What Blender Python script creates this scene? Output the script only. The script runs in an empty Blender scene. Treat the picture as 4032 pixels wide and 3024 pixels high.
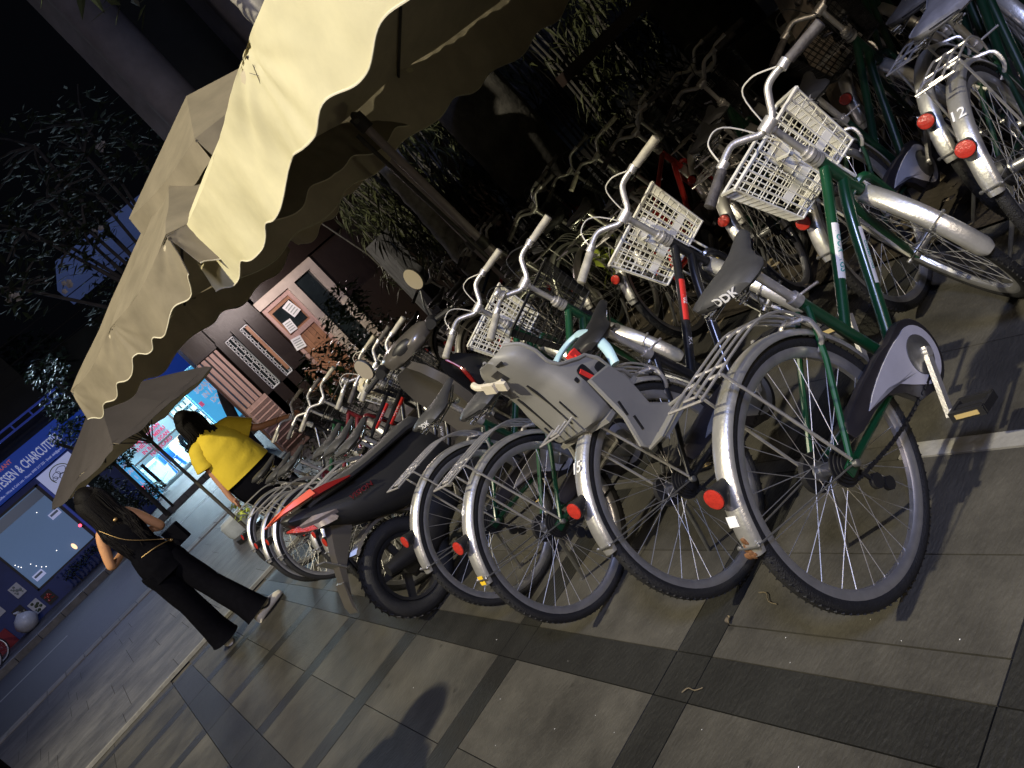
import bpy, bmesh, math, random
from mathutils import Vector as V, Matrix as M, Quaternion, noise
R = math.radians
random.seed(7)
S = bpy.context.scene
COL = S.collection

# ---------------------------------------------------------------- camera
cam_d = bpy.data.cameras.new('camera'); cam = bpy.data.objects.new('camera', cam_d); COL.objects.link(cam)
cam_d.sensor_width = 36.0; cam_d.lens = 27.033; cam_d.clip_start = .05; cam_d.clip_end = 400
rx, ux, fx = V((.56973, -.484707, -.663677)), V((.676786, -.181415, .713477)), V((.466228, .855656, -.224685))
mw = M(((rx.x, ux.x, -fx.x, 0), (rx.y, ux.y, -fx.y, 0), (rx.z, ux.z, -fx.z, 1.40745), (0, 0, 0, 1)))
cam.matrix_world = mw
S.camera = cam

# ---------------------------------------------------------------- night sky, lamps, exposure
W = bpy.data.worlds.new('World'); S.world = W; W.use_nodes = True
bg = W.node_tree.nodes['Background']; bg.inputs[0].default_value = (.14, .16, .24, 1); bg.inputs[1].default_value = .008
S.view_settings.view_transform = 'Standard'; S.view_settings.look = 'None'
S.view_settings.exposure = 0.0; S.view_settings.gamma = 1.0

def lamp(name, kind, loc, power, col, size=.1, target=None, spot=None, blend=.3):
    d = bpy.data.lights.new(name, kind); d.energy = power; d.color = col
    if kind == 'AREA': d.size = size
    else: d.shadow_soft_size = size
    o = bpy.data.objects.new(name, d); COL.objects.link(o); o.location = loc
    if target is not None: o.rotation_euler = (V(target) - V(loc)).to_track_quat('-Z', 'Y').to_euler()
    if spot: d.spot_size = R(spot); d.spot_blend = blend
    return o
lamp('street_lamp_light', 'SPOT', (-6.0, 2.0, 10.2), 7600, (1.0, .9, .66), .12, (1.2, 2.6, .6), 84, .5)
lamp('rear_warm_fill', 'SPOT', (-3.2, -8.5, 6.5), 1500, (1.0, .82, .6), .25, (.9, 6.2, .9), 46, .6)  # warm fill added out of view to light people's backs
lamp('blue_shop_light', 'AREA', (-.6, -2.6, 5.8), 330, (.48, .56, 1.0), 1.0, (1.3, 1.4, .4))
lamp('copy_shop_light', 'AREA', (4.6, 28.4, 3.1), 750, (.62, .9, 1.0), 2.4, (4.6, 28.0, .5))
lamp('copy_shop_front_light', 'AREA', (4.4, 26.6, 3.6), 330, (.66, .85, 1.0), 2.0, (3.4, 20.0, .3))
lamp('deli_front_light', 'AREA', (-.4, 21.0, 4.8), 90, (.5, .6, 1.0), 2.0, (-.4, 18.0, .4))
lamp('porch_light', 'POINT', (4.1, 10.9, 2.5), 85, (1.0, .84, .8), .12)
lamp('far_street_light', 'POINT', (-7.5, 9.5, 7.5), 230, (1.0, .84, .86), .2)

# ---------------------------------------------------------------- materials
def mat(name, col, rough=.5, metal=0., nscale=0, namt=.25, bump=0., bscale=60, spec=.5, emit=None, estr=0., col2=None, trans=0., rnd=0., streak=None, coat=0., stain=0.):
    m = bpy.data.materials.new(name); m.use_nodes = True; nt = m.node_tree; N = nt.nodes; L = nt.links
    b = N['Principled BSDF']
    b.inputs['Base Color'].default_value = (*col, 1); b.inputs['Roughness'].default_value = rough
    b.inputs['Metallic'].default_value = metal; b.inputs['Specular IOR Level'].default_value = spec
    b.inputs['Coat Weight'].default_value = coat
    if emit: b.inputs['Emission Color'].default_value = (*emit, 1); b.inputs['Emission Strength'].default_value = estr
    if trans: b.inputs['Transmission Weight'].default_value = trans
    tc = N.new('ShaderNodeTexCoord')
    vec = tc.outputs['Object']
    if streak:
        mp = N.new('ShaderNodeMapping'); mp.inputs['Scale'].default_value = streak; L.new(vec, mp.inputs['Vector']); vec = mp.outputs['Vector']
    cur = None
    if nscale:
        n = N.new('ShaderNodeTexNoise'); n.inputs['Scale'].default_value = nscale; n.inputs['Detail'].default_value = 8; n.inputs['Roughness'].default_value = .62
        L.new(vec, n.inputs['Vector'])
        rp = N.new('ShaderNodeValToRGB'); rp.color_ramp.elements[0].position = .32; rp.color_ramp.elements[1].position = .7
        c2 = col2 if col2 else tuple(c * (1 - namt) for c in col)
        rp.color_ramp.elements[0].color = (*c2, 1); rp.color_ramp.elements[1].color = (*col, 1)
        L.new(n.outputs['Fac'], rp.inputs['Fac']); cur = rp.outputs['Color']
    if rnd:
        g = N.new('ShaderNodeNewGeometry'); mr = N.new('ShaderNodeMapRange'); mr.inputs['To Min'].default_value = 1 - rnd; mr.inputs['To Max'].default_value = 1 + rnd
        L.new(g.outputs['Random Per Island'], mr.inputs['Value'])
        mx = N.new('ShaderNodeVectorMath'); mx.operation = 'SCALE'
        if cur: L.new(cur, mx.inputs[0])
        else: mx.inputs[0].default_value = col
        L.new(mr.outputs['Result'], mx.inputs['Scale']); cur = mx.outputs['Vector']
    if stain:      # old stains, grime patches and small gum spots
        n3 = N.new('ShaderNodeTexNoise'); n3.inputs['Scale'].default_value = 1.7; n3.inputs['Detail'].default_value = 10; n3.inputs['Roughness'].default_value = .7; L.new(tc.outputs['Object'], n3.inputs['Vector'])
        r3 = N.new('ShaderNodeValToRGB'); r3.color_ramp.elements[0].position = .38; r3.color_ramp.elements[1].position = .62; lo = 1 - stain; r3.color_ramp.elements[0].color = (lo, lo, lo, 1); r3.color_ramp.elements[1].color = (1.12, 1.12, 1.1, 1); L.new(n3.outputs['Fac'], r3.inputs['Fac'])
        vo = N.new('ShaderNodeTexVoronoi'); vo.inputs['Scale'].default_value = 5.5; L.new(tc.outputs['Object'], vo.inputs['Vector'])
        r4 = N.new('ShaderNodeValToRGB'); r4.color_ramp.elements[0].position = .06; r4.color_ramp.elements[1].position = .1; r4.color_ramp.elements[0].color = (.55, .55, .55, 1); r4.color_ramp.elements[1].color = (1, 1, 1, 1); L.new(vo.outputs['Distance'], r4.inputs['Fac'])
        for rr in (r3, r4):
            mm = N.new('ShaderNodeVectorMath'); mm.operation = 'MULTIPLY'; L.new(cur, mm.inputs[0]); L.new(rr.outputs['Color'], mm.inputs[1]); cur = mm.outputs['Vector']
    if cur: L.new(cur, b.inputs['Base Color'])
    if bump:
        n2 = N.new('ShaderNodeTexNoise'); n2.inputs['Scale'].default_value = bscale; n2.inputs['Detail'].default_value = 6
        L.new(vec, n2.inputs['Vector'])
        bp = N.new('ShaderNodeBump'); bp.inputs['Strength'].default_value = bump; bp.inputs['Distance'].default_value = .01
        L.new(n2.outputs['Fac'], bp.inputs['Height']); L.new(bp.outputs['Normal'], b.inputs['Normal'])
    return m
def fabric(name, col, tl=.3, nscale=5, namt=.15):
    m = mat(name, col, .9, 0, nscale, namt, .25, 300, .15); nt = m.node_tree; N = nt.nodes; L = nt.links
    b = N['Principled BSDF']; t = N.new('ShaderNodeBsdfTranslucent'); t.inputs['Color'].default_value = (*[c * .8 for c in col], 1)
    mx = N.new('ShaderNodeMixShader'); mx.inputs['Fac'].default_value = tl
    L.new(b.outputs[0], mx.inputs[1]); L.new(t.outputs[0], mx.inputs[2]); L.new(mx.outputs[0], N['Material Output'].inputs['Surface'])
    return m
K = dict(
 tile=mat('slate_tile', (.07, .066, .056), .62, 0, 2.2, .35, .45, 40, .35, rnd=.14, streak=(1, 2.6, 1), stain=.5),
 tile_dark=mat('dark_slate', (.021, .021, .019), .55, 0, 2.5, .4, .45, 40, .4, rnd=.12, streak=(1, 2.4, 1), stain=.4),
 grout=mat('grout', (.11, .10, .085), .9, 0, 9, .5),
 pale_stone=mat('pale_stone', (.25, .245, .225), .7, 0, 14, .35, .3, 60),
 walk=mat('grey_paver', (.12, .12, .125), .6, 0, 3, .35, .35, 30, .4, rnd=.14, streak=(1, 3, 1), stain=.45),
 kerb=mat('kerb_stone', (.3, .3, .3), .7, 0, 6, .4, .4, 40, rnd=.1),
 asphalt=mat('asphalt', (.055, .056, .06), .55, 0, .5, .3, .5, 120, .5, streak=(.35, 3, 1)),
 paint=mat('road_paint', (.5, .5, .5), .6, 0, 20, .4),
 soil=mat('soil', (.05, .042, .032), .95, 0, 6, .5, .6, 40, .1),
 litter=mat('leaf_litter', (.2, .16, .1), .85, 0, 8, .4, rnd=.4),
 tyre=mat('tyre_rubber', (.018, .018, .019), .62, 0, 40, .3, .5, 260, .35),
 rim=mat('aluminium_rim', (.62, .62, .63), .38, .85, 30, .2),
 alu=mat('brushed_aluminium', (.72, .7, .66), .4, .75, 18, .25, .12, 200),
 fender=mat('silver_fender', (.70, .69, .65), .36, .8, 22, .22, .1, 120),
 chrome=mat('chrome_steel', (.75, .75, .74), .16, 1., 30, .15),
 steel=mat('dull_steel', (.42, .42, .41), .4, .9, 30, .3),
 spoke=mat('spoke_steel', (.5, .49, .46), .5, .8),
 darkmetal=mat('dark_metal', (.03, .03, .032), .45, .5, 30, .3),
 rust=mat('rusty_bolt', (.22, .1, .04), .8, .2, 60, .4),
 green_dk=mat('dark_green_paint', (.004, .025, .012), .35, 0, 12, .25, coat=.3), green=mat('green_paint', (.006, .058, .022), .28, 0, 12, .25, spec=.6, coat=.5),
 black=mat('black_paint', (.012, .012, .014), .3, 0, 12, .2, spec=.6, coat=.5),
 silverp=mat('silver_paint', (.33, .34, .36), .35, .4, 12, .2, coat=.3),
 redp=mat('red_paint', (.42, .025, .02), .32, 0, 12, .25, coat=.4),
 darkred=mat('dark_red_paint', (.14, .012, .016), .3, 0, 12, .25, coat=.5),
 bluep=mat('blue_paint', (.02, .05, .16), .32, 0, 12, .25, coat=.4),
 lens=mat('red_lens', (.5, .035, .022), .18, 0, 90, .3, .3, 300, .6),
 orange=mat('amber_lens', (.45, .34, .14), .3),
 plastic_w=mat('white_plastic', (.66, .65, .6), .5, 0, 10, .15),
 plastic_b=mat('black_plastic', (.015, .015, .016), .45, 0, 14, .2),
 grip_w=mat('worn_pale_grip', (.5, .47, .38), .6, 0, 30, .45),
 grip_b=mat('worn_dark_grip', (.1, .09, .085), .65, 0, 30, .6, .3, 90),
 saddle=mat('black_vinyl', (.055, .055, .055), .5, 0, 25, .25, .15, 400, .5),
 saddle_g=mat('worn_grey_vinyl', (.3, .3, .31), .55, 0, 15, .5),
 case_dark=mat('dark_chain_case', (.022, .02, .024), .38, 0, 14, .3),
 case_pale=mat('pale_chain_case', (.5, .49, .52), .4, 0, 14, .15),
 white=mat('white_decal', (.7, .7, .7), .5), teal=mat('teal_decal', (.02, .28, .26), .45), reddecal=mat('red_decal', (.6, .03, .02), .45),
 yellow=mat('yellow_sticker', (.75, .5, .03), .5), blackdecal=mat('black_decal', (.015, .015, .015), .5),
 cable=mat('pale_cable', (.6, .58, .5), .5), cable_b=mat('dark_cable', (.02, .02, .02), .5),
 child=mat('grey_child_seat', (.215, .21, .19), .5, 0, 8, .12, .08, 300),
 child_blue=mat('pale_blue_plastic', (.42, .62, .68), .45, 0, 8, .1),
 strap=mat('cream_strap', (.62, .56, .42), .8, 0, 60, .2), redstrap=mat('red_belt', (.7, .03, .02), .7),
 scoot=mat('matt_black_panel', (.02, .02, .021), .42, 0, 9, .2, .05, 500, .5),
 scoot_grey=mat('bronze_grey_panel', (.11, .1, .085), .3, .3, 9, .15, coat=.4),
 scoot_red=mat('glossy_red_trim', (.22, .012, .01), .25, 0, coat=.6),
 scoot_or=mat('orange_red_trim', (.85, .12, .05), .35),
 clear=mat('clear_lens', (.26, .22, .21), .1, 0, 60, .3, spec=.8),
 mirror=mat('mirror_glass', (.62, .55, .42), .35, .6),  # rough beige of the mirror stands in for a bright reflection
 cream=fabric('cream_canvas', (.7, .65, .42), .01, 3, .2), cream_dk=fabric('dimmed_cream_canvas', (.275, .24, .172), .02, 3, .3), underside_shade=mat('brown_underside_shade', (.6, .53, .38), .9, 0, 5, .2, .2, 300, .1), greyc=fabric('grey_canvas', (.1, .09, .088), .02),  # second umbrella's cream, darkened in colour for weaker lamp light at distance
 piping_dk=mat('dark_piping', (.08, .075, .07), .8), piping=mat('canvas_piping', (.7, .66, .5), .8), wood_rib=mat('dark_umbrella_frame', (.045, .04, .036), .5),
 mast=mat('mauve_grey_mast', (.42, .36, .37), .4, .2, 12, .2),
 bark=mat('palm_bark', (.42, .4, .37), .9, 0, 12, .6, .8, 30), bark_dk=mat('dark_bark', (.075, .07, .066), .92, 0, 8, .6, .8, 24),
 leaf=mat('glossy_leaf', (.035, .075, .02), .35, 0, 3, .4, rnd=.5), leaf_dk=mat('dark_leaf', (.03, .045, .018), .7, 0, 3, .4, rnd=.5),
 leaf_y=mat('yellow_green_leaf', (.34, .4, .06), .5, 0, 6, .3, rnd=.3), leaf_b=mat('bamboo_leaf', (.034, .04, .013), .6, 0, 3, .4, rnd=.5),
 petal=mat('white_petal', (.4, .37, .34), .6),
 skin=mat('tan_skin', (.56, .28, .13), .55, 0, 20, .12), skin2=mat('brown_skin', (.42, .2, .11), .55, 0, 20, .12),
 hair=mat('black_hair', (.007, .006, .006), .6, 0, 120, .4, .4, 200, .12),
 cloth_b=mat('black_cloth', (.006, .006, .008), .9, 0, 30, .3, .3, 200, .02), cloth_t=mat('black_trousers', (.005, .005, .007), .95, 0, 30, .3, .3, 200, .02),
 cloth_y=mat('yellow_shirt', (.62, .46, .035), .8, 0, 6, .12, .25, 40, .2), shoe=mat('cream_leather', (.8, .74, .6), .5, 0, 20, .12), gold=mat('gold_chain', (.4, .27, .12), .4, .9),
 plaster=mat('grey_plaster', (.26, .24, .235), .9, 0, 3, .25, .3, 30, .2), plaster_dk=mat('dark_wall', (.055, .055, .045), .9, 0, 2, .25, .2, 20, .2),
 concrete=mat('weathered_concrete', (.12, .12, .135), .9, 0, 6, .6, .5, 25, .2, streak=(4, 4, 1)),
 wood=mat('brown_wood', (.36, .18, .1), .5, 0, 5, .35, .2, 60, streak=(9, 9, 1)), wood_p=mat('pinkish_wood', (.5, .33, .29), .55, 0, 4, .3, .2, 60, streak=(9, 9, 1)),
 wood_dk=mat('dark_wood', (.022, .014, .012), .4, 0, 6, .4, .2, 60, streak=(9, 9, 1)), plank=mat('pale_plank', (.3, .25, .2), .8, 0, 5, .35, .2, 40, streak=(9, 9, 1)),
 frame_pale=mat('pale_door_frame', (.5, .43, .37), .6, 0, 5, .25, .2, 40),
 glass=mat('dark_glass', (.02, .028, .032), .08, 0, 4, .5, spec=.8), paper=mat('paper', (.75, .75, .75), .8), ink=mat('grey_ink', (.3, .34, .32), .8),
 lattice=mat('white_lattice', (.62, .64, .66), .6), lit_blue=mat('lit_dark_pane', (.05, .08, .12), .3, emit=(.1, .16, .26), estr=.12),
 deli_blue=mat('deli_blue_wall', (.025, .05, .2), .5, 0, 3, .2, emit=(.01, .025, .14), estr=.03),  # wall and fence colour has a faint added glow; no lamp in them
 deli_sign=mat('backlit_blue_sign', (.02, .05, .3), .5, 0, 2, .3, emit=(.012, .05, .36), estr=.36),
 deli_text=mat('backlit_white_letters', (.6, .6, .65), .5, emit=(.5, .55, .8), estr=.42), deli_red=mat('backlit_red_letters', (.6, .1, .1), .5, emit=(.7, .18, .2), estr=.3),
 deli_glass=mat('lit_shop_window', (.06, .1, .2), .6, 0, 1.2, .25, spec=.2, emit=(.12, .19, .34), estr=.5),
 deli_board=mat('backlit_white_board', (.6, .6, .7), .5, emit=(.4, .45, .75), estr=.5), blue_bar=mat('blue_rail', (.03, .07, .4), .4, emit=(.02, .05, .4), estr=.2),
 bulb=mat('lit_bulb', (1, 1, 1), .5, emit=(1, .97, .9), estr=2.5), bulb_red=mat('lit_red_lamp', (1, .1, .1), .5, emit=(1, .05, .1), estr=5), warm=mat('lit_warm_lamp', (1, .7, .4), .5, emit=(1, .6, .35), estr=1.6),
 cyan=mat('lit_cyan_sign', (.08, .42, .7), .5, 0, 2, .12, emit=(.07, .4, .75), estr=.75), copy_wall=mat('copy_shop_wall', (.5, .66, .7), .7, 0, 2, .2),
 copy_glass=mat('shop_film', (.5, .75, .85), .3, emit=(.35, .65, .8), estr=.55), copy_text=mat('pink_red_letters', (.75, .12, .22), .5, emit=(.75, .1, .25), estr=.45),
 tube=mat('lit_ceiling_tube', (1, 1, 1), .5, emit=(.8, .97, 1), estr=9), blue_m=mat('blue_machine', (.03, .16, .6), .4), grey_m=mat('grey_machine', (.5, .52, .54), .5),
 bagw=mat('white_bag', (.7, .72, .75), .35, 0, 6, .2, spec=.6), redwall=mat('red_wall', (.4, .04, .05), .7, 0, 3, .3), roof_blue=mat('blue_glow_sheet', (.14, .2, .42), .4, 0, 3, .3, emit=(.1, .15, .4), estr=.2),  # roof sheet glows by emission, standing in for sign light on it
 conc_bench=mat('pale_bench', (.42, .46, .5), .7, 0, 8, .3), slat=mat('dark_wood_planter', (.07, .05, .04), .7, 0, 9, .4),
)

# ---------------------------------------------------------------- mesh tools
class MB:
    def __init__(s): s.v = []; s.f = []; s.m = []
    def add(s, vs, fs, mi=0):
        b = len(s.v); s.v += [tuple(x) for x in vs]; s.f += [tuple(b + i for i in f) for f in fs]; s.m += [mi] * len(fs); return b
    def box(s, c, sz, rot=None, mi=0):
        c = V(c); h = V(sz) / 2; vs = [V((x * h.x, y * h.y, z * h.z)) for x in (-1, 1) for y in (-1, 1) for z in (-1, 1)]
        if rot is not None: vs = [rot @ v for v in vs]
        s.add([c + v for v in vs], [(0, 1, 3, 2), (4, 6, 7, 5), (0, 4, 5, 1), (2, 3, 7, 6), (0, 2, 6, 4), (1, 5, 7, 3)], mi)
    def bar(s, a, b, w, h, up=(0, 0, 1), mi=0):     # box from a to b
        a = V(a); b = V(b); d = b - a; L = d.length; d = d / L
        sd = d.cross(V(up)); sd = sd.normalized() if sd.length > 1e-6 else V((1, 0, 0)); u = sd.cross(d)
        s.box((a + b) / 2, (L, w, h), M((d, sd, u)).transposed(), mi)
    def loft(s, rings, cap=True, mi=0, closed=True, loop=False):
        n = len(rings[0]); vs = [p for r in rings for p in r]; fs = []
        k = len(rings)
        for i in range(k if loop else k - 1):
            j = (i + 1) % k
            for q in range(n if closed else n - 1):
                w = (q + 1) % n; fs.append((i * n + q, i * n + w, j * n + w, j * n + q))
        if cap and closed and not loop: fs.append(tuple(range(n - 1, -1, -1))); fs.append(tuple((k - 1) * n + q for q in range(n)))
        s.add(vs, fs, mi)
    def tube(s, pts, r, n=8, closed=False, mi=0, cap=True):
        pts = [V(p) for p in pts]; k = len(pts); rings = []; prev = None
        rr = r if isinstance(r, (list, tuple)) else [r] * k
        for i in range(k):
            if closed: t = pts[(i + 1) % k] - pts[i - 1]
            else: t = pts[min(i + 1, k - 1)] - pts[max(i - 1, 0)]
            t.normalize()
            if prev is None:
                a = V((0, 0, 1)) if abs(t.z) < .9 else V((1, 0, 0)); u = t.cross(a).normalized()
            else:
                u = prev - t * prev.dot(t)
                u = u.normalized() if u.length > 1e-6 else t.orthogonal().normalized()
            prev = u; w = t.cross(u)
            rings.append([pts[i] + (u * math.cos(q * 2 * math.pi / n) + w * math.sin(q * 2 * math.pi / n)) * rr[i] for q in range(n)])
        s.loft(rings, cap, mi, True, closed)
    def sph(s, c, r, n=10, sc=(1, 1, 1), mi=0, rot=None):
        rings = []
        for i in range(n + 1):
            a = math.pi * (i / n); a = min(max(a, .02), math.pi - .02)
            ring = [V((math.sin(a) * math.cos(b * math.pi / n) * r * sc[0], math.sin(a) * math.sin(b * math.pi / n) * r * sc[1], math.cos(a) * r * sc[2])) for b in range(2 * n)]
            if rot is not None: ring = [rot @ p for p in ring]
            rings.append([V(c) + p for p in ring])
        s.loft(rings, True, mi)
    def grid(s, fn, nu, nv, mi=0):
        vs = [fn(i / nu, j / nv) for i in range(nu + 1) for j in range(nv + 1)]
        s.add(vs, [(i * (nv + 1) + j, (i + 1) * (nv + 1) + j, (i + 1) * (nv + 1) + j + 1, i * (nv + 1) + j + 1) for i in range(nu) for j in range(nv)], mi)
    def poly(s, pts, d, mi=0):      # outline extruded by vector d
        n = len(pts); d = V(d); vs = [V(p) for p in pts] + [V(p) + d for p in pts]
        s.add(vs, [tuple(range(n - 1, -1, -1)), tuple(range(n, 2 * n))] + [(i, (i + 1) % n, n + (i + 1) % n, n + i) for i in range(n)], mi)
    def mesh(s, name, mats, smooth=True):
        me = bpy.data.meshes.new(name); me.from_pydata(s.v, [], s.f)
        mats = mats if isinstance(mats, (list, tuple)) else [mats]
        for x in mats: me.materials.append(K[x] if isinstance(x, str) else x)
        me.polygons.foreach_set('material_index', s.m)
        bm = bmesh.new(); bm.from_mesh(me); bmesh.ops.recalc_face_normals(bm, faces=bm.faces); bm.to_mesh(me); bm.free()
        if smooth:
            me.polygons.foreach_set('use_smooth', [True] * len(me.polygons))
            try: me.set_sharp_from_angle(angle=R(38))
            except Exception: pass
        me.update(); return me
def link(name, me, parent=None, mw=None):
    o = bpy.data.objects.new(name, me); COL.objects.link(o)
    if parent is not None: o.parent = parent
    if mw is not None: o.matrix_local = mw
    return o
def obj(name, mb, mats, parent=None, smooth=True): return link(name, mb.mesh(name, mats, smooth), parent)
def tag(o, label, cat, group=None):
    o['label'] = label; o['category'] = cat
    if group: o['group'] = group
    return o
def thing(name, label, cat, loc=(0, 0, 0), rot=(0, 0, 0), group=None):
    o = bpy.data.objects.new(name, None); COL.objects.link(o); o.location = loc; o.rotation_euler = rot; o.empty_display_size = .1
    return tag(o, label, cat, group)
def struct(name, mb, mats, kind='structure', smooth=False):
    o = obj(name, mb, mats, None, smooth); o['kind'] = kind; return o
def curve(pts, n=6):      # Catmull-Rom
    pts = [V(p) for p in pts]; out = []
    for i in range(len(pts) - 1):
        p0, p1, p2, p3 = pts[max(i - 1, 0)], pts[i], pts[i + 1], pts[min(i + 2, len(pts) - 1)]
        for k in range(n):
            t = k / n; out.append(.5 * ((2 * p1) + (p2 - p0) * t + (2 * p0 - 5 * p1 + 4 * p2 - p3) * t * t + (3 * p1 - p0 - 3 * p2 + p3) * t ** 3))
    return out + [pts[-1]]
def text_mesh(body, size, mats, extrude=.0012, fn=None, bold=0, align='CENTER', shear=0):
    cu = bpy.data.curves.new('lettering', 'FONT'); cu.body = body; cu.size = size; cu.extrude = extrude; cu.offset = bold; cu.align_x = align; cu.align_y = 'CENTER'; cu.resolution_u = 2; cu.shear = shear
    o = bpy.data.objects.new('lettering', cu); COL.objects.link(o); bpy.context.view_layer.update()
    me = bpy.data.meshes.new_from_object(o.evaluated_get(bpy.context.evaluated_depsgraph_get()))
    bpy.data.objects.remove(o); bpy.data.curves.remove(cu)
    if fn:
        for v in me.vertices: v.co = fn(v.co)
    me.materials.clear(); me.materials.append(K[mats]); return me
def plane_m(o, ex, ey):     # matrix with local x, y along ex, ey
    ex = V(ex).normalized(); ey = V(ey).normalized(); ez = ex.cross(ey)
    return M(((ex.x, ey.x, ez.x, o[0]), (ex.y, ey.y, ez.y, o[1]), (ex.z, ey.z, ez.z, o[2]), (0, 0, 0, 1)))
# ---------------------------------------------------------------- ground
SL = .043
def gz(y): return SL * (y - 7.9) if y > 7.9 else 0.
g = MB(); g.grid(lambda u, v: V((-60 + 120 * u, -40 + 47.88 * v, -.02)), 4, 2); struct('ground', g, 'grout')
g = MB()
ybr = [-2.0 + .955 * i for i in range(11)]       # start of every dark cross strip, lined up on the strips in the photo
ystr = [(-2.09, -1.95), (-1.14, -1.0), (-.16, -.02), (.79, .935), (1.72, 1.863), (2.665, 2.81), (3.655, 3.80), (4.6, 4.745), (5.58, 5.73), (6.56, 6.72), (7.5, 7.64)]
J = .004
def tl(x0, x1, y0, y1, dark):
    dz = random.uniform(-.0008, .0008)
    g.box(((x0 + x1) / 2, (y0 + y1) / 2, -.008 + dz), (x1 - x0 - J, y1 - y0 - J, .016), None, 1 if dark else 0)
prev = -2.6
for (a, b) in ystr + [(7.80, None)]:
    y0, y1 = prev, a
    # plain field between strips
    for (x0, x1, js) in ((-4.2, -.33, (-3.6, -2.9, -2.25, -1.6, -.95)), (-.12, .66, (.27,)), (.81, 1.535, (1.185,)), (1.60, 2.75, (2.02, 2.4))):
        xs = [x0] + [j + (.0 if random.random() < .6 else random.uniform(-.02, .02)) for j in js] + [x1]
        for i in range(len(xs) - 1):
            if x0 == .81 and i == 0 and .9 < y0 < 1.0:
                tl(.81, .918, y0, y1, 0); tl(.918, 1.185, y0, y1, 0); continue
            tl(xs[i], xs[i + 1], y0, y1, 0)
    # long dark bands
    if y1 - y0 > .3:
        tl(.66, .81, y0, y1, 1); tl(-.33, -.12, y0, y1, 1)
    if b is None: break
    tl(.66, .81, a, b, 1); tl(-.33, -.12, a, b, 1)
    for x0, x1 in ((-4.2, -.33), (-.12, .66), (.81, 1.535), (1.60, 2.75)): tl(x0, x1, a, b, 1)
    prev = b
struct('plaza_paving', g, ['tile', 'tile_dark'])
g = MB(); y = -2.41
while y < 7.8:
    if y + .955 < 1.45: g.box((1.567, y + .48, -.006), (.06, .95, .02), None, 0)
    else: g.box((1.567, y + .48, -.008), (.06, .95, .016), None, 1)
    y += .955
struct('paving_strip', g, ['pale_stone', 'tile'])
g = MB(); g.grid(lambda u, v: V((2.76 + 14 * u, -6 + 17.0 * v, .004 + .03 * noise.noise(V((u * 40, v * 30, 0))) * min(1, u * 20))), 60, 60); struct('garden_soil', g, 'soil', smooth=True)
g = MB()
for i in range(420):
    x = random.uniform(2.5, 5.2); y = random.uniform(.2, 7); a = random.uniform(0, 6.28); s_ = random.uniform(.03, .1) * (1.5 if random.random() < .15 else 1)
    d = V((math.cos(a), math.sin(a), random.uniform(-.1, .3))); e = V((-math.sin(a), math.cos(a), random.uniform(-.2, .2))) * .5
    c = V((x, y, .04 + random.uniform(0, .02)))
    g.add([c - d * s_ / 2, c + e * s_ / 2, c + d * s_ / 2 + V((0, 0, s_ * .2)), c - e * s_ / 2], [(0, 1, 2, 3)])
struct('fallen_leaves', g, 'litter', 'stuff')
# specks, bits and cigarette ends on the paving
for i, (x, y, L, nm, lb) in enumerate(((.57, 1.55, .03, 'litter_scrap', 'crumpled pinkish scrap on the tile below the nearest rear wheel'), (1.02, 1.62, .09, 'twig', 'pale bent twig lying on paving between the two nearest rear wheels'), (.70, 1.72, .07, 'grass_stalk', 'thin dry stalk on the dark tile band in the foreground'), (1.30, .98, .045, 'dry_leaf', 'curled brown leaf on the paving at the right edge'))):
    if i == 0: x, y = .93, 1.72
    mb = MB(); pts = curve([(-L / 2, 0, .003), (-L / 6, L * .1, .006), (L / 5, -L * .06, .006), (L / 2, L * .08, .004)], 3)
    if i in (0, 3): mb.loft([[p + V((0, w * (.25 * L * math.sin(math.pi * (k + .6) / (len(pts) + .2))), abs(w) * .006)) for w in (-1, 0, 1)] for k, p in enumerate(pts)], False, 0, False)
    else: mb.tube(pts, .0016, 5)
    o = obj(nm, mb, 'litter'); o.location = (x, y, .002); o.rotation_euler = (0, 0, (.6, 1.1, 1.9, 1.2)[i]); tag(o, lb, 'litter')
# small white chips
g = MB()
for x, y in ((.52, 1.93), (.55, 2.05), (.47, 2.2), (.35, 2.45), (.60, 1.62), (.83, 1.45), (.9, 1.5), (.98, 1.28), (.93, 1.18), (.5, 2.6), (.3, 2.3), (.58, 1.3), (.95, 1.05), (.72, 2.9), (.42, 3.3), (1.3, .95), (1.75, 1.9), (.7, 2.35)):
    r_ = random.uniform(.0008, .0016); g.sph((x, y, .002), r_, 3, (1.5, 1, .6))
struct('paving_chips', g, 'paper', 'stuff')
# pavement beyond the step, sloping gently up to the road
def quad(x0, x1, y0, y1, dz=0.): return [(x0, y0, gz(y0) + dz), (x1, y0, gz(y0) + dz), (x1, y1, gz(y1) + dz), (x0, y1, gz(y1) + dz)]
g = MB(); g.bar((-16, 7.86, .012), (16, 7.86, .012), .06, .03)
struct('step_edge', g, 'pale_stone')
g = MB(); yy = 7.92; row = 0
while yy < 12.8:
    x = -12 + (row % 2) * .4
    while x < 9:
        w = random.choice((.6, .8, .8, 1.1)); g.add([V(p) + V((0, 0, .0)) for p in quad(x + .002, x + w - .002, yy + .002, yy + .478)], [(0, 1, 2, 3)]); x += w
    yy += .48; row += 1
struct('pavement', g, 'walk')
g = MB(); g.add(quad(-60, 60, 7.9, 13.3, -.012), [(0, 1, 2, 3)]); struct('pavement_bed', g, 'soil')
g = MB(); x = -14.
while x < 9:
    w = .31; g.box((x + w / 2, 13.03, gz(13.03) - .05), (w - .012, .34, .13), M.Rotation(SL, 3, 'X')); x += w
struct('kerb', g, 'kerb', smooth=False)
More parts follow.
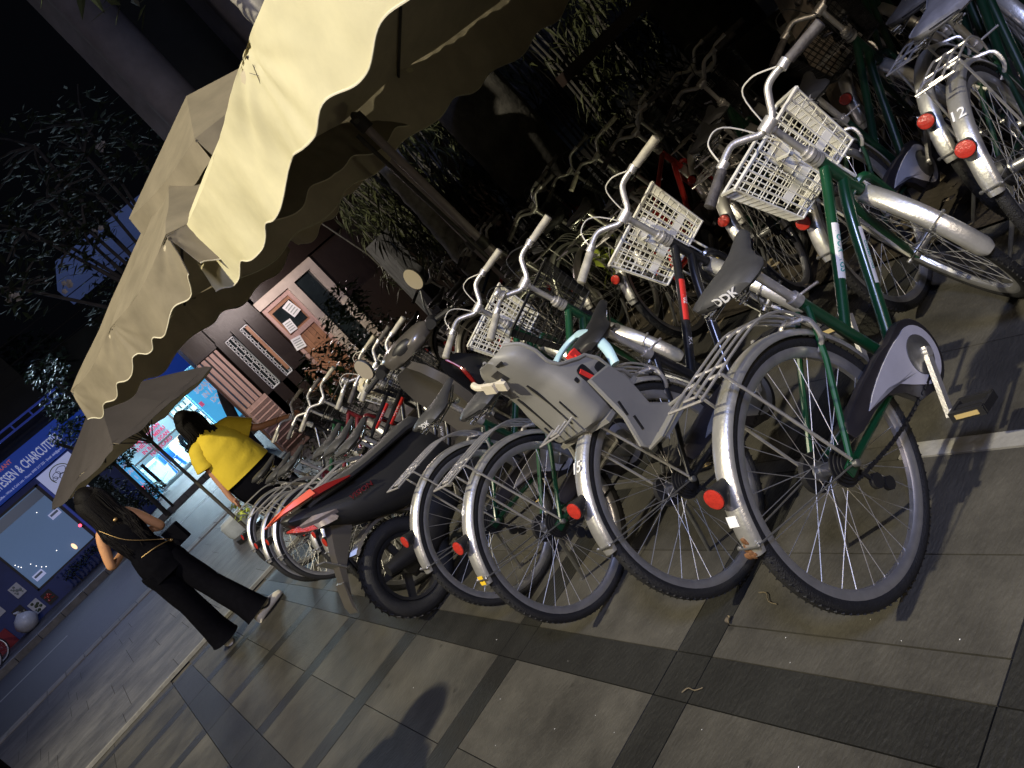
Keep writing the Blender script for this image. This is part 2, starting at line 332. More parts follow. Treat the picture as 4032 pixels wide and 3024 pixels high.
g = MB(); g.grid(lambda u, v: V((-90 + 180 * u, 13.2 + 7.4 * v, gz(13.2 + 7.4 * v) - .1 + .06 * math.sin(math.pi * v))), 30, 12); struct('road', g, 'asphalt', smooth=True)
g = MB()
for x in (-7, -3.2, .6, 4.4, 8.2): g.add([(a, b, gz(b) - .1 + .06 + .004) for a, b in ((x, 16.9), (x + 2.0, 16.9), (x + 2.0, 17.02), (x, 17.02))], [(0, 1, 2, 3)])
struct('lane_marking', g, 'paint')
g = MB(); x = -18.
while x < 16:
    g.box((x + .3, 20.75, gz(20.75) - .03), (.585, .3, .16)); x += .6
struct('far_kerb', g, 'kerb')
g = MB(); g.add(quad(-60, 60, 20.9, 60, -.0), [(0, 1, 2, 3)]); struct('far_pavement', g, 'walk')
# ---------------------------------------------------------------- bicycles (local: x forward, y left, z up, origin = rear tyre contact)
RW, WB = .338, 1.045
AX = V((-math.cos(R(69)), 0, math.sin(R(69)))); PV = V((.78, 0, .82))
cache = {}
def shared(key, fn):
    if key not in cache: cache[key] = fn()
    return cache[key]
def ringloft(mb, prof, n=56, mi=0, a0=0., a1=2 * math.pi, closed_prof=True):   # prof = [(y, r)], revolved about the y axis
    full = abs(a1 - a0 - 2 * math.pi) < 1e-6; k = n if full else n + 1
    rings = []
    for i in range(k):
        a = a0 + (a1 - a0) * i / n; rings.append([V((math.cos(a) * r, y, math.sin(a) * r)) for y, r in prof])
    mb.loft(rings, not full, mi, closed_prof, full)
def m_rim():
    mb = MB(); ringloft(mb, [(-.0125, .309), (-.0135, .303), (-.012, .288), (-.006, .281), (.006, .281), (.012, .288), (.0135, .303), (.0125, .309), (.006, .3), (-.006, .3)], 64); return mb.mesh('rim', 'rim')
def m_tyre():
    mb = MB(); ringloft(mb, [(math.cos(q * math.pi / 7) * .0185, .3195 + math.sin(q * math.pi / 7) * .0185) for q in range(14)], 72)
    for i in range(90):     # tread blocks
        a = i * 2 * math.pi / 90
        for y in (-.009, .009):
            c = V((math.cos(a) * .3352, y, math.sin(a) * .3352)); mb.box(c, (.005, .007, .0034), M.Rotation(-a, 3, 'Y') @ M.Rotation(.5 if y > 0 else -.5, 3, 'X'))
    return mb.mesh('tyre', 'tyre')
def m_spokes(n=32):
    mb = MB()
    for i in range(n):
        s_ = 1 if i % 2 else -1; a = i * 2 * math.pi / n; d = 1 if (i // 2) % 2 else -1; b = a + d * R(62)
        mb.tube([(math.cos(b) * .024, s_ * .03, math.sin(b) * .024), (math.cos(a) * .284, s_ * .003, math.sin(a) * .284)], .00115, 4)
    return mb.mesh('spokes', 'spoke')
def m_hub(rear):
    mb = MB(); prof = lambda pts, mi: mb.loft([[V((math.cos(q * math.pi / 8) * r, y, math.sin(q * math.pi / 8) * r)) for q in range(16)] for y, r in pts], True, mi)
    prof([(-.06, .006), (-.05, .006), (-.05, .01), (-.036, .012), (-.035, .027), (-.03, .027), (-.027, .016), (.027, .016), (.03, .027), (.035, .027), (.036, .012), (.05, .01), (.05, .006), (.06, .006)], 0)
    if rear:
        prof([(.038, .03), (.04, .052), (.056, .052), (.06, .046), (.061, .02)], 1)      # brake drum, left side
        for k, r in enumerate((.052, .044, .036, .03)): prof([(-.036 - k * .005, r), (-.039 - k * .005, r)], 1)
    else: prof([(.036, .018), (.05, .02), (.052, .012)], 0)
    for s_ in (-1, 1): prof([(s_ * .066, .009), (s_ * .078, .009), (s_ * .08, .005)], 0)
    return mb.mesh('hub', ['steel', 'darkmetal'])
def fender_mesh(a0, a1, tab=False, rf=.354):
    mb = MB(); o = [(-.0285, rf - .020), (-.0265, rf - .011), (-.02, rf - .003), (-.01, rf), (.01, rf), (.02, rf - .003), (.0265, rf - .011), (.0285, rf - .020)]
    i = [(y * .94, r - .0016) for y, r in reversed(o)]; prof = o + i; n = 40; rings = []
    for k in range(n + 1):
        a = a0 + (a1 - a0) * k / n; e = min(k, n - k) / 2.; sc = 1 if e >= 1 else .72 + .28 * e ** .5
        rings.append([V((math.cos(a) * r, y * sc, math.sin(a) * r)) for y, r in prof])
    mb.loft(rings, True, 0)
    if tab:
        a = a0 - .06; c = V((math.cos(a) * rf, 0, math.sin(a) * rf)); mb.tube([c + V((math.cos(t) * .014 * abs(math.sin(a)) , math.sin(t) * .014, -math.cos(t) * .014 * math.cos(a))) for t in [q * math.pi / 5 for q in range(10)]], .004, 5, True)
    return mb.mesh('fender', 'fender')
def m_frame(kind):
    mb = MB(); T = mb.tube
    bb = V((.447, 0, .288)); st = V((.318, 0, .640)); h1 = V((.787, 0, .80)); h0 = V((.836, 0, .668))
    T([h0, h1], .0185, 12); T([bb + (bb - st) * .02, st], .0158, 12)
    if kind == 'step':       # two tubes falling from the head to the seat tube
        T(curve([V((.797, 0, .772)), V((.70, 0, .70)), V((.50, 0, .555)), V((.378, 0, .472))]), .0155, 12)
        T(curve([V((.824, 0, .702)), V((.74, 0, .63)), V((.57, 0, .43)), bb]), .0172, 12)
    elif kind == 'loop':
        T(curve([V((.80, 0, .765)), V((.70, 0, .62)), V((.585, 0, .48)), V((.41, 0, .39))]), .015, 12)
        T(curve([V((.826, 0, .695)), V((.75, 0, .54)), V((.62, 0, .40)), bb]), .0168, 12)
    else:
        T([V((.795, 0, .775)), V((.33, 0, .61))], .0145, 12); T([V((.826, 0, .695)), bb], .0168, 12)
    T([bb + V((0, -.035, 0)), bb + V((0, .035, 0))], .021, 14)
    for s_ in (-1, 1):
        T([bb + V((-.02, s_ * .022, 0)), V((.30, s_ * .038, .30)), V((.02, s_ * .058, .335))], .0095, 8)
        T([st + V((-.008, s_ * .018, -.03)), V((.2, s_ * .042, .51)), V((.0, s_ * .058, .338))], .008, 8)
        mb.box((.0, s_ * .058, .335), (.05, .005, .032))
    T([V((.255, -.036, .545)), V((.255, .036, .545))], .007, 8)
    return mb.mesh('frame', 'green')
def m_fork():
    mb = MB(); lo = PV + AX * -.165
    mb.tube([lo + AX * .01, lo - AX * .03], .02, 10)
    for s_ in (-1, 1):
        mb.tube(curve([lo + V((0, s_ * .012, -.008)), lo + V((.012, s_ * .043, -.03)), V((.955, s_ * .047, .48)), V((1.0, s_ * .05, .39)), V((WB, s_ * .052, RW))], 4), [.013] * 5 + [.0125] * 4 + [.011] * 4 + [.0085] * 4, 9)
        mb.box((WB, s_ * .052, RW), (.026, .005, .026))
    return mb.mesh('fork', 'green')
def m_stem():
    mb = MB(); top = PV + AX * .165
    mb.tube([PV - AX * .035, PV + AX * .145], .0112, 12)
    for k, (d, r) in enumerate(((-.035, .021), (-.012, .0225), (.0, .0225), (.012, .019), (.02, .019))): pass
    for d0, d1, r in ((-.03, -.018, .0235), (-.014, -.004, .0215), (.0, .012, .0235), (.012, .026, .017)): mb.tube([PV + AX * d0, PV + AX * d1], r, 14)
    mb.tube([top + V((0, -.021, 0)), top + V((0, .021, 0))], .0205, 14); mb.tube([top - AX * .02, top + AX * .006], .017, 12)
    return mb.mesh('stem', 'alu')
FWD = V((math.sin(R(69)), 0, math.cos(R(69))))
def barpt(lat, up, back): return PV + AX * (.165 + up) - FWD * back + V((0, lat, 0))
def m_bar():
    mb = MB(); half = [(.0, 0, 0), (.03, .004, -.004), (.06, .03, -.014), (.09, .052, -.02), (.13, .056, -.01), (.18, .05, .012), (.255, .044, .04)]
    pts = [barpt(-l, u, b) for l, u, b in reversed(half[1:])] + [barpt(*h) for h in half]
    mb.tube(curve(pts, 4), .0108, 10); return mb.mesh('handlebar', 'alu')
def m_grip(s_):
    mb = MB(); a = barpt(s_ * .165, .0515, .006); b = barpt(s_ * .27, .044, .044); d = b - a
    mb.tube([a, a + d * .05, a + d * .1, a + d * .5, a + d * .9, a + d * .99, b + d * .02], [.0145, .0155, .0145, .0155, .0162, .0165, .011], 12); return mb.mesh('grip', 'grip_w')
def m_lever(s_):
    mb = MB(); c = barpt(s_ * .15, .054, -.002)
    mb.tube([c + V((0, s_ * -.012, 0)), c + V((0, s_ * .014, 0))], .0155, 10)
    mb.box(c + FWD * .018 - AX * .008, (.022, .022, .018))
    mb.tube(curve([c + FWD * .025 - AX * .012, c + FWD * .045 - AX * .02 + V((0, s_ * .025, 0)), c + FWD * .03 - AX * .03 + V((0, s_ * .07, 0)), c + FWD * .006 - AX * .034 + V((0, s_ * .115, 0))], 4), .0052, 7); return mb.mesh('brake_lever', 'alu')
def m_bell():
    mb = MB(); c = barpt(.085, .052, -.018) + AX * .028
    mb.sph(c, .024, 8, (1, 1, .62)); mb.tube([c - AX * .026, c - AX * .008], .021, 12); mb.tube([c - AX * .024, c - AX * .02], .026, 12); return mb.mesh('bell', 'alu')
def m_cables():
    mb = MB()
    a = barpt(-.145, .054, -.03); mb.tube(curve([a, a + V((.045, .05, .045)), a + V((.075, .10, .02)), PV + V((.045, .01, .02)), V((.86, .0, .70))], 6), .0024, 5)
    a = barpt(.145, .054, -.03); mb.tube(curve([a, a + V((.05, -.04, .055)), a + V((.08, -.11, .02)), PV + V((.05, -.02, -.02)), V((.85, -.02, .62))], 6), .0024, 5)
    return mb.mesh('brake_cable', 'cable')
def m_saddle():
    mb = MB(); secs = []
    for x, w, zt, dp in ((.052, .045, .858, .02), (.06, .078, .866, .034), (.085, .098, .872, .05), (.12, .102, .871, .056), (.16, .09, .866, .05), (.20, .062, .863, .042), (.25, .036, .863, .036), (.30, .026, .866, .032), (.33, .021, .867, .026), (.345, .011, .864, .014)):
        r = []
        for q in range(16):
            a = q * math.pi / 8; cx, sz = math.cos(a), math.sin(a)
            zz = zt - dp * .35 + (dp * .35 * abs(sz) ** .8 if sz > 0 else -dp * .65 * abs(sz) ** .7)
            r.append(V((x, w * math.copysign(abs(cx) ** .75, cx), zz - (.012 * abs(cx) ** 2 if sz > 0 else 0))))
        secs.append(r)
    mb.loft(secs); return mb.mesh('saddle', 'saddle')
def m_springs():
    mb = MB()
    for s_ in (-1, 1):
        mb.tube([V((.10 + .0 * t, 0, 0)) + V((math.cos(t * 1.9) * .016, s_ * .055 + math.sin(t * 1.9) * .016, .786 + t * .0021)) for t in range(20)], .003, 5)
        mb.tube(curve([V((.09, s_ * .055, .782)), V((.16, s_ * .035, .79)), V((.25, s_ * .015, .80)), V((.32, s_ * .008, .84))], 3), .0035, 6)
    mb.tube([V((.272, -.025, .785)), V((.272, .025, .785))], .011, 8); return mb.mesh('saddle_springs', 'chrome')
def m_post():
    mb = MB(); d = V((.318, 0, .64)) - V((.447, 0, .288)); d.normalize()
    mb.tube([V((.318, 0, .64)) - d * .02, V((.318, 0, .64)) + d * .165], .0125, 10); mb.tube([V((.318, 0, .64)) - d * .012, V((.318, 0, .64)) + d * .014], .0195, 12)
    mb.tube([V((.325, -.02, .645)), V((.33, -.075, .652))], .004, 6); return mb.mesh('seat_post', 'alu')
def m_rack():
    mb = MB(); T = mb.tube
    for y in (-.052, -.018, .018, .052):
        e = -.19 if abs(y) > .03 else -.165
        T(curve([V((.275, y * .5, .592)), V((.2, y * .9, .676)), V((.12, y, .722)), V((.02, y, .735)), V((e, y, .742))], 3), .0036, 6)
    T([V((-.19, -.056, .742)), V((-.19, .056, .742))], .0036, 6); T([V((-.165, -.02, .742)), V((-.165, .02, .742))], .0036, 6)
    T([V((.10, -.054, .724)), V((.10, .054, .724))], .0036, 6); T([V((-.06, -.054, .737)), V((-.06, .054, .737))], .0036, 6)
    for s_ in (-1, 1):
        T(curve([V((-.10, s_ * .02, .737)), V((-.10, s_ * .05, .735)), V((-.088, s_ * .058, .70)), V((.0, s_ * .068, .352))], 4), .0042, 6)
        pass
    return mb.mesh('rear_rack', 'alu')
def m_stays(c, lo):
    mb = MB(); 
    for s_ in (-1, 1):
        a = R(162); p = V((math.cos(a) * .352, s_ * .028, math.sin(a) * .352)); mb.tube([V((0, s_ * .064, 0)), p], .0024, 5)
        mb.sph(p, .006, 4)
    mb.tube([V((math.cos(a) * .358, -.028, math.sin(a) * .358)), V((math.cos(a) * .36, 0, math.sin(a) * .36)), V((math.cos(a) * .358, .028, math.sin(a) * .358))], .0026, 5)
    return mb.mesh('fender_stay', 'steel')
def m_reflector():
    mb = MB(); a = R(139); d = V((math.cos(a), 0, math.sin(a))); c = d * .352
    ax = V((-.96, 0, .28)); ring = lambda o, r, ry: [o + V((0, math.cos(t) * ry, 0)) + V((.28, 0, .96)) * math.sin(t) * r for t in [q * math.pi / 10 for q in range(20)]]
    b = c + V((-.03, 0, .0))
    mb.loft([ring(c + V((.006, 0, 0)), .014, .014), ring(b + ax * .0, .026, .026), ring(b + ax * .012, .027, .03), ring(b + ax * .016, .026, .029)]); return mb.mesh('reflector_housing', 'plastic_b')
def m_lens():
    mb = MB(); a = R(139); d = V((math.cos(a), 0, math.sin(a))); b = d * .352 + V((-.03, 0, 0)); ax = V((-.96, 0, .28))
    ring = lambda o, r, ry: [o + V((0, math.cos(t) * ry, 0)) + V((.28, 0, .96)) * math.sin(t) * r for t in [q * math.pi / 10 for q in range(20)]]
    mb.loft([ring(b + ax * .015, .024, .027), ring(b + ax * .0185, .0235, .0265), ring(b + ax * .0195, .02, .023)]); return mb.mesh('reflector_lens', 'lens')
def arc(c, r, a0, a1, n): return [V((c[0] + math.cos(R(a0 + (a1 - a0) * q / n)) * r, 0, c[1] + math.sin(R(a0 + (a1 - a0) * q / n)) * r)) for q in range(n + 1)]
def m_case():
    o = arc((.447, .288), .103, 100, -125, 20) + [V(p) for p in ((.335, 0, .225), (.30, 0, .285), (.25, 0, .325), (.17, 0, .345), (.09, 0, .352), (.062, 0, .362), (.056, 0, .385), (.075, 0, .404), (.2, 0, .408), (.32, 0, .402), (.39, 0, .39))]
    mb = MB(); n = len(o); c = V((.33, 0, .335)); ring = lambda y, k: [V((c.x + (p.x - c.x) * k, y, c.z + (p.z - c.z) * k)) for p in o]
    mb.loft([ring(-.044, .99), ring(-.046, 1.), ring(-.064, 1.), ring(-.068, .975)]); return mb.mesh('chain_guard', 'case_dark')
def m_case_panel():
    c = (.447, .288); hole = [p + V((0, -.0715, 0)) for p in arc(c, .056, 95, -265, 29)]
    out = arc(c, .082, 95, -130, 18) + [V(p) for p in ((.345, 0, .27), (.305, 0, .312), (.262, 0, .338), (.205, 0, .352), (.155, 0, .361), (.2, 0, .372), (.255, 0, .378), (.31, 0, .380), (.36, 0, .379), (.40, 0, .376), (.425, 0, .372))]
    out = [p + V((0, -.0715, 0)) for p in out]; mb = MB()
    mb.loft([[p + V((0, .004, 0)) for p in out], out, hole, [p + V((0, .004, 0)) for p in hole]], False); return mb.mesh('guard_panel', 'case_pale')
def m_ring():
    mb = MB(); c = V((.447, 0, .288)); rg = lambda y, r: [c + V((math.cos(q * math.pi / 16) * r, y, math.sin(q * math.pi / 16) * r)) for q in range(32)]
    mb.loft([rg(-.066, .055), rg(-.073, .055), rg(-.075, .046), rg(-.076, .03), rg(-.083, .022), rg(-.086, .010)]); return mb.mesh('chainring', 'steel')
def m_crank(s1):      # right arm along +z, left arm along -z
    mb = MB()
    for s_ in (s1,):
        mb.tube([V((0, -s_ * .06, 0)), V((0, -s_ * .098, 0))], .013, 10)
        mb.bar(V((0, -s_ * .088, -s_ * .015)), V((0, -s_ * .096, s_ * .178)), .02, .013, (0, 1, 0))
        mb.tube([V((0, -s_ * .088, s_ * .165)), V((0, -s_ * .108, s_ * .165))], .0085, 8)
    return mb.mesh('crank', 'alu')
def m_pedal():
    mb = MB(); mb.box((0, -.05, 0), (.018, .085, .016), None, 0)
    for x in (-.034, .034): mb.box((x, -.05, 0), (.013, .088, .026), None, 0)
    for y in (-.008, -.092): mb.box((0, y, 0), (.07, .01, .022), None, 0)
    for x in (-.0415, .0415): mb.box((x, -.05, 0), (.002, .06, .012), None, 1)
    return mb.mesh('pedal', ['plastic_b', 'orange'])
def m_chain():
    mb = MB(); n = 44
    for i in range(n):
        t = i / n; p = V((.0, -.045, .338 - .045)).lerp(V((.44, -.072, .288 - .052)), t) + V((0, 0, -.022 * math.sin(math.pi * t)))
        mb.box(p, (.011, .007 if i % 2 else .004, .008))
    mb.tube([V((.015, -.047, .30)), V((.03, -.05, .24)), V((.055, -.05, .225))], .006, 6); mb.tube([V((.03, -.056, .25)), V((.03, -.044, .25))], .02, 10); mb.tube([V((.055, -.056, .215)), V((.055, -.044, .215))], .018, 10)
    return mb.mesh('chain', 'darkmetal')
def m_stand():
    mb = MB(); mb.tube(curve([V((.02, .055, .335)), V((.03, .10, .22)), V((.06, .225, .02))], 3), [.008] * 5 + [.0075, .007], 7); mb.box((.064, .236, .012), (.03, .022, .016)); mb.tube([V((.02, .055, .335)), V((.026, .075, .28))], .012, 8); return mb.mesh('kickstand', 'steel')
def m_brake():      # calliper over the rear tyre
    mb = MB(); mb.tube([V((.235, -.04, .62)), V((.22, 0, .635)), V((.2, .04, .61))], .006, 6)
    for s_ in (-1, 1): mb.tube(curve([V((.24, 0, .632)), V((.245, s_ * .045, .61)), V((.235, s_ * .05, .56)), V((.225, s_ * .024, .525))], 4), .0065, 6)
    return mb.mesh('brake_caliper', 'alu')
def m_basket(kind):
    mb = MB(); th = .0022 if kind == 'white' else .0016
    B0 = [(.89, .165, .945), (.945, .132, .715)]; D0, D1 = .265, .19
    def P(side, u, v):   # v: 0 top .. 1 bottom
        xb = B0[0][0] + (B0[1][0] - B0[0][0]) * v; w = B0[0][1] + (B0[1][1] - B0[0][1]) * v; zz = B0[0][2] + (B0[1][2] - B0[0][2]) * v; d = D0 + (D1 - D0) * v
        c = .03 * (1 - v * .3)
        if side == 'b': return V((xb, w * (1 - 2 * u), zz))
        if side == 'f': return V((xb + d, w * (2 * u - 1), zz))
        if side == 'l': return V((xb + d * (1 - u), w, zz))
        return V((xb + d * u, -w, zz))
    nv = 11 if kind == 'white' else 8
    for sd in 'bflr':
        nu = 15 if kind == 'white' else 15
        if sd == 'b' and kind == 'white': nu = 10
        for i in range(nu + 1): mb.tube([P(sd, i / nu, v / 3) for v in range(4)], th * (1.5 if sd == 'b' and kind == 'white' else 1), 4)
        for j in range(1, nv):
            if sd == 'b' and kind == 'white' and j % 2: continue
            mb.tube([P(sd, 0, j / nv), P(sd, 1, j / nv)], th, 4)
        for v, k_ in ((0, 3.2), (1, 1.8)): mb.tube([P(sd, 0, v), P(sd, 1, v)], th * k_, 6)
    for i in range(12): mb.tube([P('b', i / 11, 1), P('f', 1 - i / 11, 1)], th, 4)
    for i in range(8): mb.tube([P('l', i / 7, 1), P('r', 1 - i / 7, 1)], th, 4)
    if kind == 'white':
        mb.box((.915, 0, .86), (.006, .09, .12), M.Rotation(R(-13), 3, 'Y')); mb.box((.93, 0, .79), (.008, .24, .028), M.Rotation(R(-13), 3, 'Y'))
    mb.tube([V((.90, -.03, .88)), V((.82, -.012, .865))], .006, 6); mb.tube([V((.90, .03, .88)), V((.82, .012, .865))], .006, 6)
    mb.tube([V((.985, -.06, .715)), V((1.02, -.056, .52)), V((1.045, -.058, .345))], .0045, 6); mb.tube([V((.985, .06, .715)), V((1.02, .056, .52)), V((1.045, .058, .345))], .0045, 6)
    return mb.mesh('basket', 'plastic_w')
def on_tube(p0, p1, r, side=-1):       # wrap text (x along tube, y round it) on the right face of a tube
    p0 = V(p0); p1 = V(p1); d = (p1 - p0).normalized(); n0 = V((0, side, 0)); up = n0.cross(d) * 1.0
    L = (p1 - p0).length
    def fn(co):
        a = co.y / r; return p0 + d * (L / 2 + co.x) + (n0 * math.cos(a) + up * math.sin(a)) * (r + .0008 + co.z * .3)
    return fn
def setm(o, mt, i=0):
    o.material_slots[i].link = 'OBJECT'; o.material_slots[i].material = K[mt]; return o
def bike(x, y, az, lean, steer, label, frame='green', fk='step', basket='white', grips='grip_w', saddle='saddle', case='case_pale', number=None, fenders=True, crank=-140, child=False, bell=False, decal=None, rack=True, group='bicycles parked in the row nearest the path', kind_name='city_bicycle', zoff=0., saddle_logo=False, wire_mat='darkmetal'):
    t = thing(kind_name, label, 'bicycle', (x, y, zoff), (lean, 0, R(90 - az)), group)
    St = M.Translation(PV) @ M.Rotation(R(steer), 4, AX) @ M.Translation(-PV)
    P = lambda nm, key, fn, mt=None, mw=None, par=None, i=0: (lambda o: setm(o, mt, i) if mt else o)(link(nm, shared(key, fn), par or t, mw))
    P('frame', 'frame' + fk, lambda: m_frame(fk), frame)
    P('fork', 'fork', m_fork, frame, St); P('stem', 'stem', m_stem, None, St); P('handlebar', 'bar', m_bar, None, St)
    for s_ in (1, -1):
        P('grip', 'grip%d' % s_, lambda: m_grip(s_), grips, St); P('brake_lever', 'lever%d' % s_, lambda: m_lever(s_), None, St)
    P('brake_cable', 'cables', m_cables, 'cable' if basket == 'white' else 'cable_b', St)
    if bell: P('bell', 'bell', m_bell, None, St)
    for rear in (True, False):
        w = M.Translation((0 if rear else WB, 0, RW)) @ M.Rotation(random.uniform(0, 6), 4, 'Y'); w = w if rear else St @ w
        o = P('wheel', 'rim', m_rim, None, w)
        P('tyre', 'tyre', m_tyre, None, None, o); P('spokes', 'spokes', m_spokes, None, None, o); P('hub', 'hub%d' % rear, lambda: m_hub(rear), None, None, o)
    if fenders:
        o = P('fender', 'fr', lambda: fender_mesh(R(4), R(166)), None, M.Translation((0, 0, RW)))
        P('fender_stay', 'stays', lambda: m_stays(0, 0), None, None, o)
        h = P('reflector', 'refh', m_reflector, None, M.Translation((0, 0, RW))); P('lens', 'refl', m_lens, None, None, h)
        o2 = P('fender', 'ff', lambda: fender_mesh(R(116), R(189), True), None, St @ M.Translation((WB, 0, RW)))
        P('fender_stay', 'staysf', lambda: m_stays(0, 0), None, None, o2)
        if number:
            a0 = R(124); rf = .3555
            def fn(co):
                a = a0 - (co.y) / rf; return V((math.cos(a) * (rf + co.z), co.x * -1., math.sin(a) * (rf + co.z)))
            me = text_mesh(number, .048, 'white', .0008, lambda co: fn(V((co.x, co.y, co.z + .001))), .0006)
            link('number', me, o)
    P('saddle', 'saddle', m_saddle, saddle, M.Translation((.27, 0, .785)) @ M.Rotation(R(11), 4, 'Z') @ M.Rotation(R(-5), 4, 'Y') @ M.Translation((-.24, 0, -.795))); P('saddle_springs', 'springs', m_springs, None, M.Translation((.02, 0, -.008))); P('seat_post', 'post', m_post)
    if saddle_logo:
        me = text_mesh('DDK', .03, 'white', .0006, lambda co: V((.079 - co.z + .012 * abs(co.x / .05) ** 2, -co.x * 1.1 - .012, .838 + co.y)), .0008); link('saddle_mark', me, t, M.Translation((.27, 0, .785)) @ M.Rotation(R(11), 4, 'Z') @ M.Rotation(R(-5), 4, 'Y') @ M.Translation((-.27, 0, -.785)))
    if rack: P('rear_rack', 'rack', m_rack)
    P('chain_guard', 'case', m_case, 'case_dark'); P('guard_panel', 'casep', m_case_panel, case); P('chainring', 'ring', m_ring); P('chain', 'chain', m_chain)
    bbm = M.Translation((.447, 0, .288)) @ M.Rotation(R(crank), 4, 'Y')
    for s_ in (1, -1):
        o = P('crank', 'crank%d' % s_, lambda: m_crank(s_), None, bbm)
        w = M.Translation((0, -s_ * .108, s_ * .165)) @ M.Rotation(R(-crank + 12), 4, 'Y')
        if s_ < 0: w = w @ M.Rotation(math.pi, 4, 'Z')
        P('pedal', 'pedal', m_pedal, None, w, o)
    P('kickstand', 'stand', m_stand, None, M.Rotation(-lean * .0, 4, 'X')); P('brake_caliper', 'brk', m_brake)
    if basket != 'none':
        mt = {'white': 'plastic_w', 'wire': wire_mat}[basket]; P('basket', 'bsk' + basket, lambda: m_basket(basket), mt, St)
    if decal:
        for (txt, p0, p1, r, size, mt, back) in decal:
            if back:
                mb = MB(); f = on_tube(p0, p1, r); L = (V(p1) - V(p0)).length; h = size * .62
                mb.grid(lambda u, v: f(V(((u - .5) * (L if back[1] == 0 else back[1]), (v - .5) * 2 * h, -.0006))), 14, 6); obj('decal_band', mb, back[0], t)
            if txt: link('decal', text_mesh(txt, size, mt, .0006, on_tube(p0, p1, r), .0003), t)
    return t
# ---------------------------------------------------------------- first row
row1 = 'bicycles parked in the row nearest the path'
row2 = 'bicycles in the dark second row by the garden'
TT0, TT1 = (.70, 0, .70), (.50, 0, .555); DT0, DT1 = (.74, 0, .63), (.57, 0, .43)
b1 = bike(1.163, 1.216, 86.5, -.089, 50, 'nearest green bicycle with white plastic basket and pale chain guard', 'green', basket='white', grips='grip_b', crank=-140, saddle_logo=True, case='case_pale',
  decal=[('TOURINGS', (.67, 0, .678), (.47, 0, .533), .0157, .027, 'teal', ('white', .17)), ('COMMUTING', (.715, 0, .6), (.585, 0, .45), .0176, .014, 'teal', ('white', .17))])
st = MB(); a0 = R(150); st.grid(lambda u, v: V((math.cos(a0 + .07 * v) * .3556, .022 - .03 * u, math.sin(a0 + .07 * v) * .3556)), 4, 4)
fr = [c for c in b1.children if c.name.startswith('fender')][0]; obj('price_sticker', st, 'paper', fr)
mb = MB(); rnd_ = random.Random(3)
for i in range(16): 
    a = R(166) - abs(rnd_.gauss(0, .05)); yy = rnd_.uniform(-.012, .02); mb.sph((math.cos(a) * .3535, yy, math.sin(a) * .3535), rnd_.uniform(.003, .009), 4, (.5, 1, 1.3))
obj('rust_patch', mb, 'rust', fr)
b2 = bike(1.168, 1.751, 82.3, -.15, 48, 'black bicycle carrying the grey child seat, fender marked 15', 'black', basket='white', number='15', crank=60, case='silverp', group=row1, saddle='plastic_b',
  decal=[('702', (.66, 0, .67), (.56, 0, .6), .0157, .024, 'white', ('reddecal', .16)), ('MA', (.52, 0, .57), (.44, 0, .515), .0157, .022, 'white', ('blackdecal', .06))])
b3 = bike(1.024, 2.349, 81.5, -.07, 62, 'green bicycle with bell, black mesh basket and fender marked 6', 'green', basket='wire', number='6', crank=-60, bell=True, case='case_pale', group=row1)
st = MB(); a0 = R(160); st.grid(lambda u, v: V((math.cos(a0 + .09 * v) * .3556, .016 - .032 * u, math.sin(a0 + .09 * v) * .3556)), 4, 4)
obj('yellow_sticker', st, 'yellow', [c for c in b3.children if c.name.startswith('fender')][0])
b4 = bike(1.052, 2.887, 84.2, -.03, 63, 'green bicycle with white basket standing beside the scooter, fender marked 1', 'green', basket='white', number='1', crank=30, group=row1, saddle_logo=True)
asama = [('ASAMA', (.70, 0, .715), (.50, 0, .66), .0147, .026, 'white', ('reddecal', .2))]
swift = [('SWIFT', (.72, 0, .57), (.52, 0, .36), .017, .028, 'white', None)]
R1 = [(1.06, 4.02, 83, -.06, 60, 'black', 'loop', 'wire', 'bicycle with a white lettered black frame tight behind the scooter', swift),
      (1.12, 4.40, 84, -.05, 58, 'black', 'dia', 'wire', 'second bicycle past the scooter, red lettered frame and dark basket', asama),
      (1.14, 4.70, 83, -.05, 60, 'black', 'dia', 'white', 'third bicycle past the scooter with a loaded white basket', asama),
      (1.07, 5.45, 83, -.06, 57, 'darkred', 'step', 'wire', 'dark red bicycle between the loaded white basket and the end of the row', None),
      (1.04, 5.72, 82, -.07, 52, 'green', 'step', 'none', 'second to last bicycle of the row, without a basket', None),
      (1.13, 6.60, 84, -.05, 54, 'black', 'loop', 'wire', 'last bicycle of the row, whose handlebar the woman in yellow holds', None)]
for i, (x, y, az, ln, stz, fm, fk, bk, lb, dc) in enumerate(R1):
    bike(x, y, az, ln, stz, lb, fm, fk, bk, ('grip_w', 'grip_b')[i % 3 == 1], 'saddle', ('case_pale', 'silverp')[i % 2], None, True, (-140, 20, 70, -60, 110, 45)[i], decal=dc, group=row1, bell=i == 2)
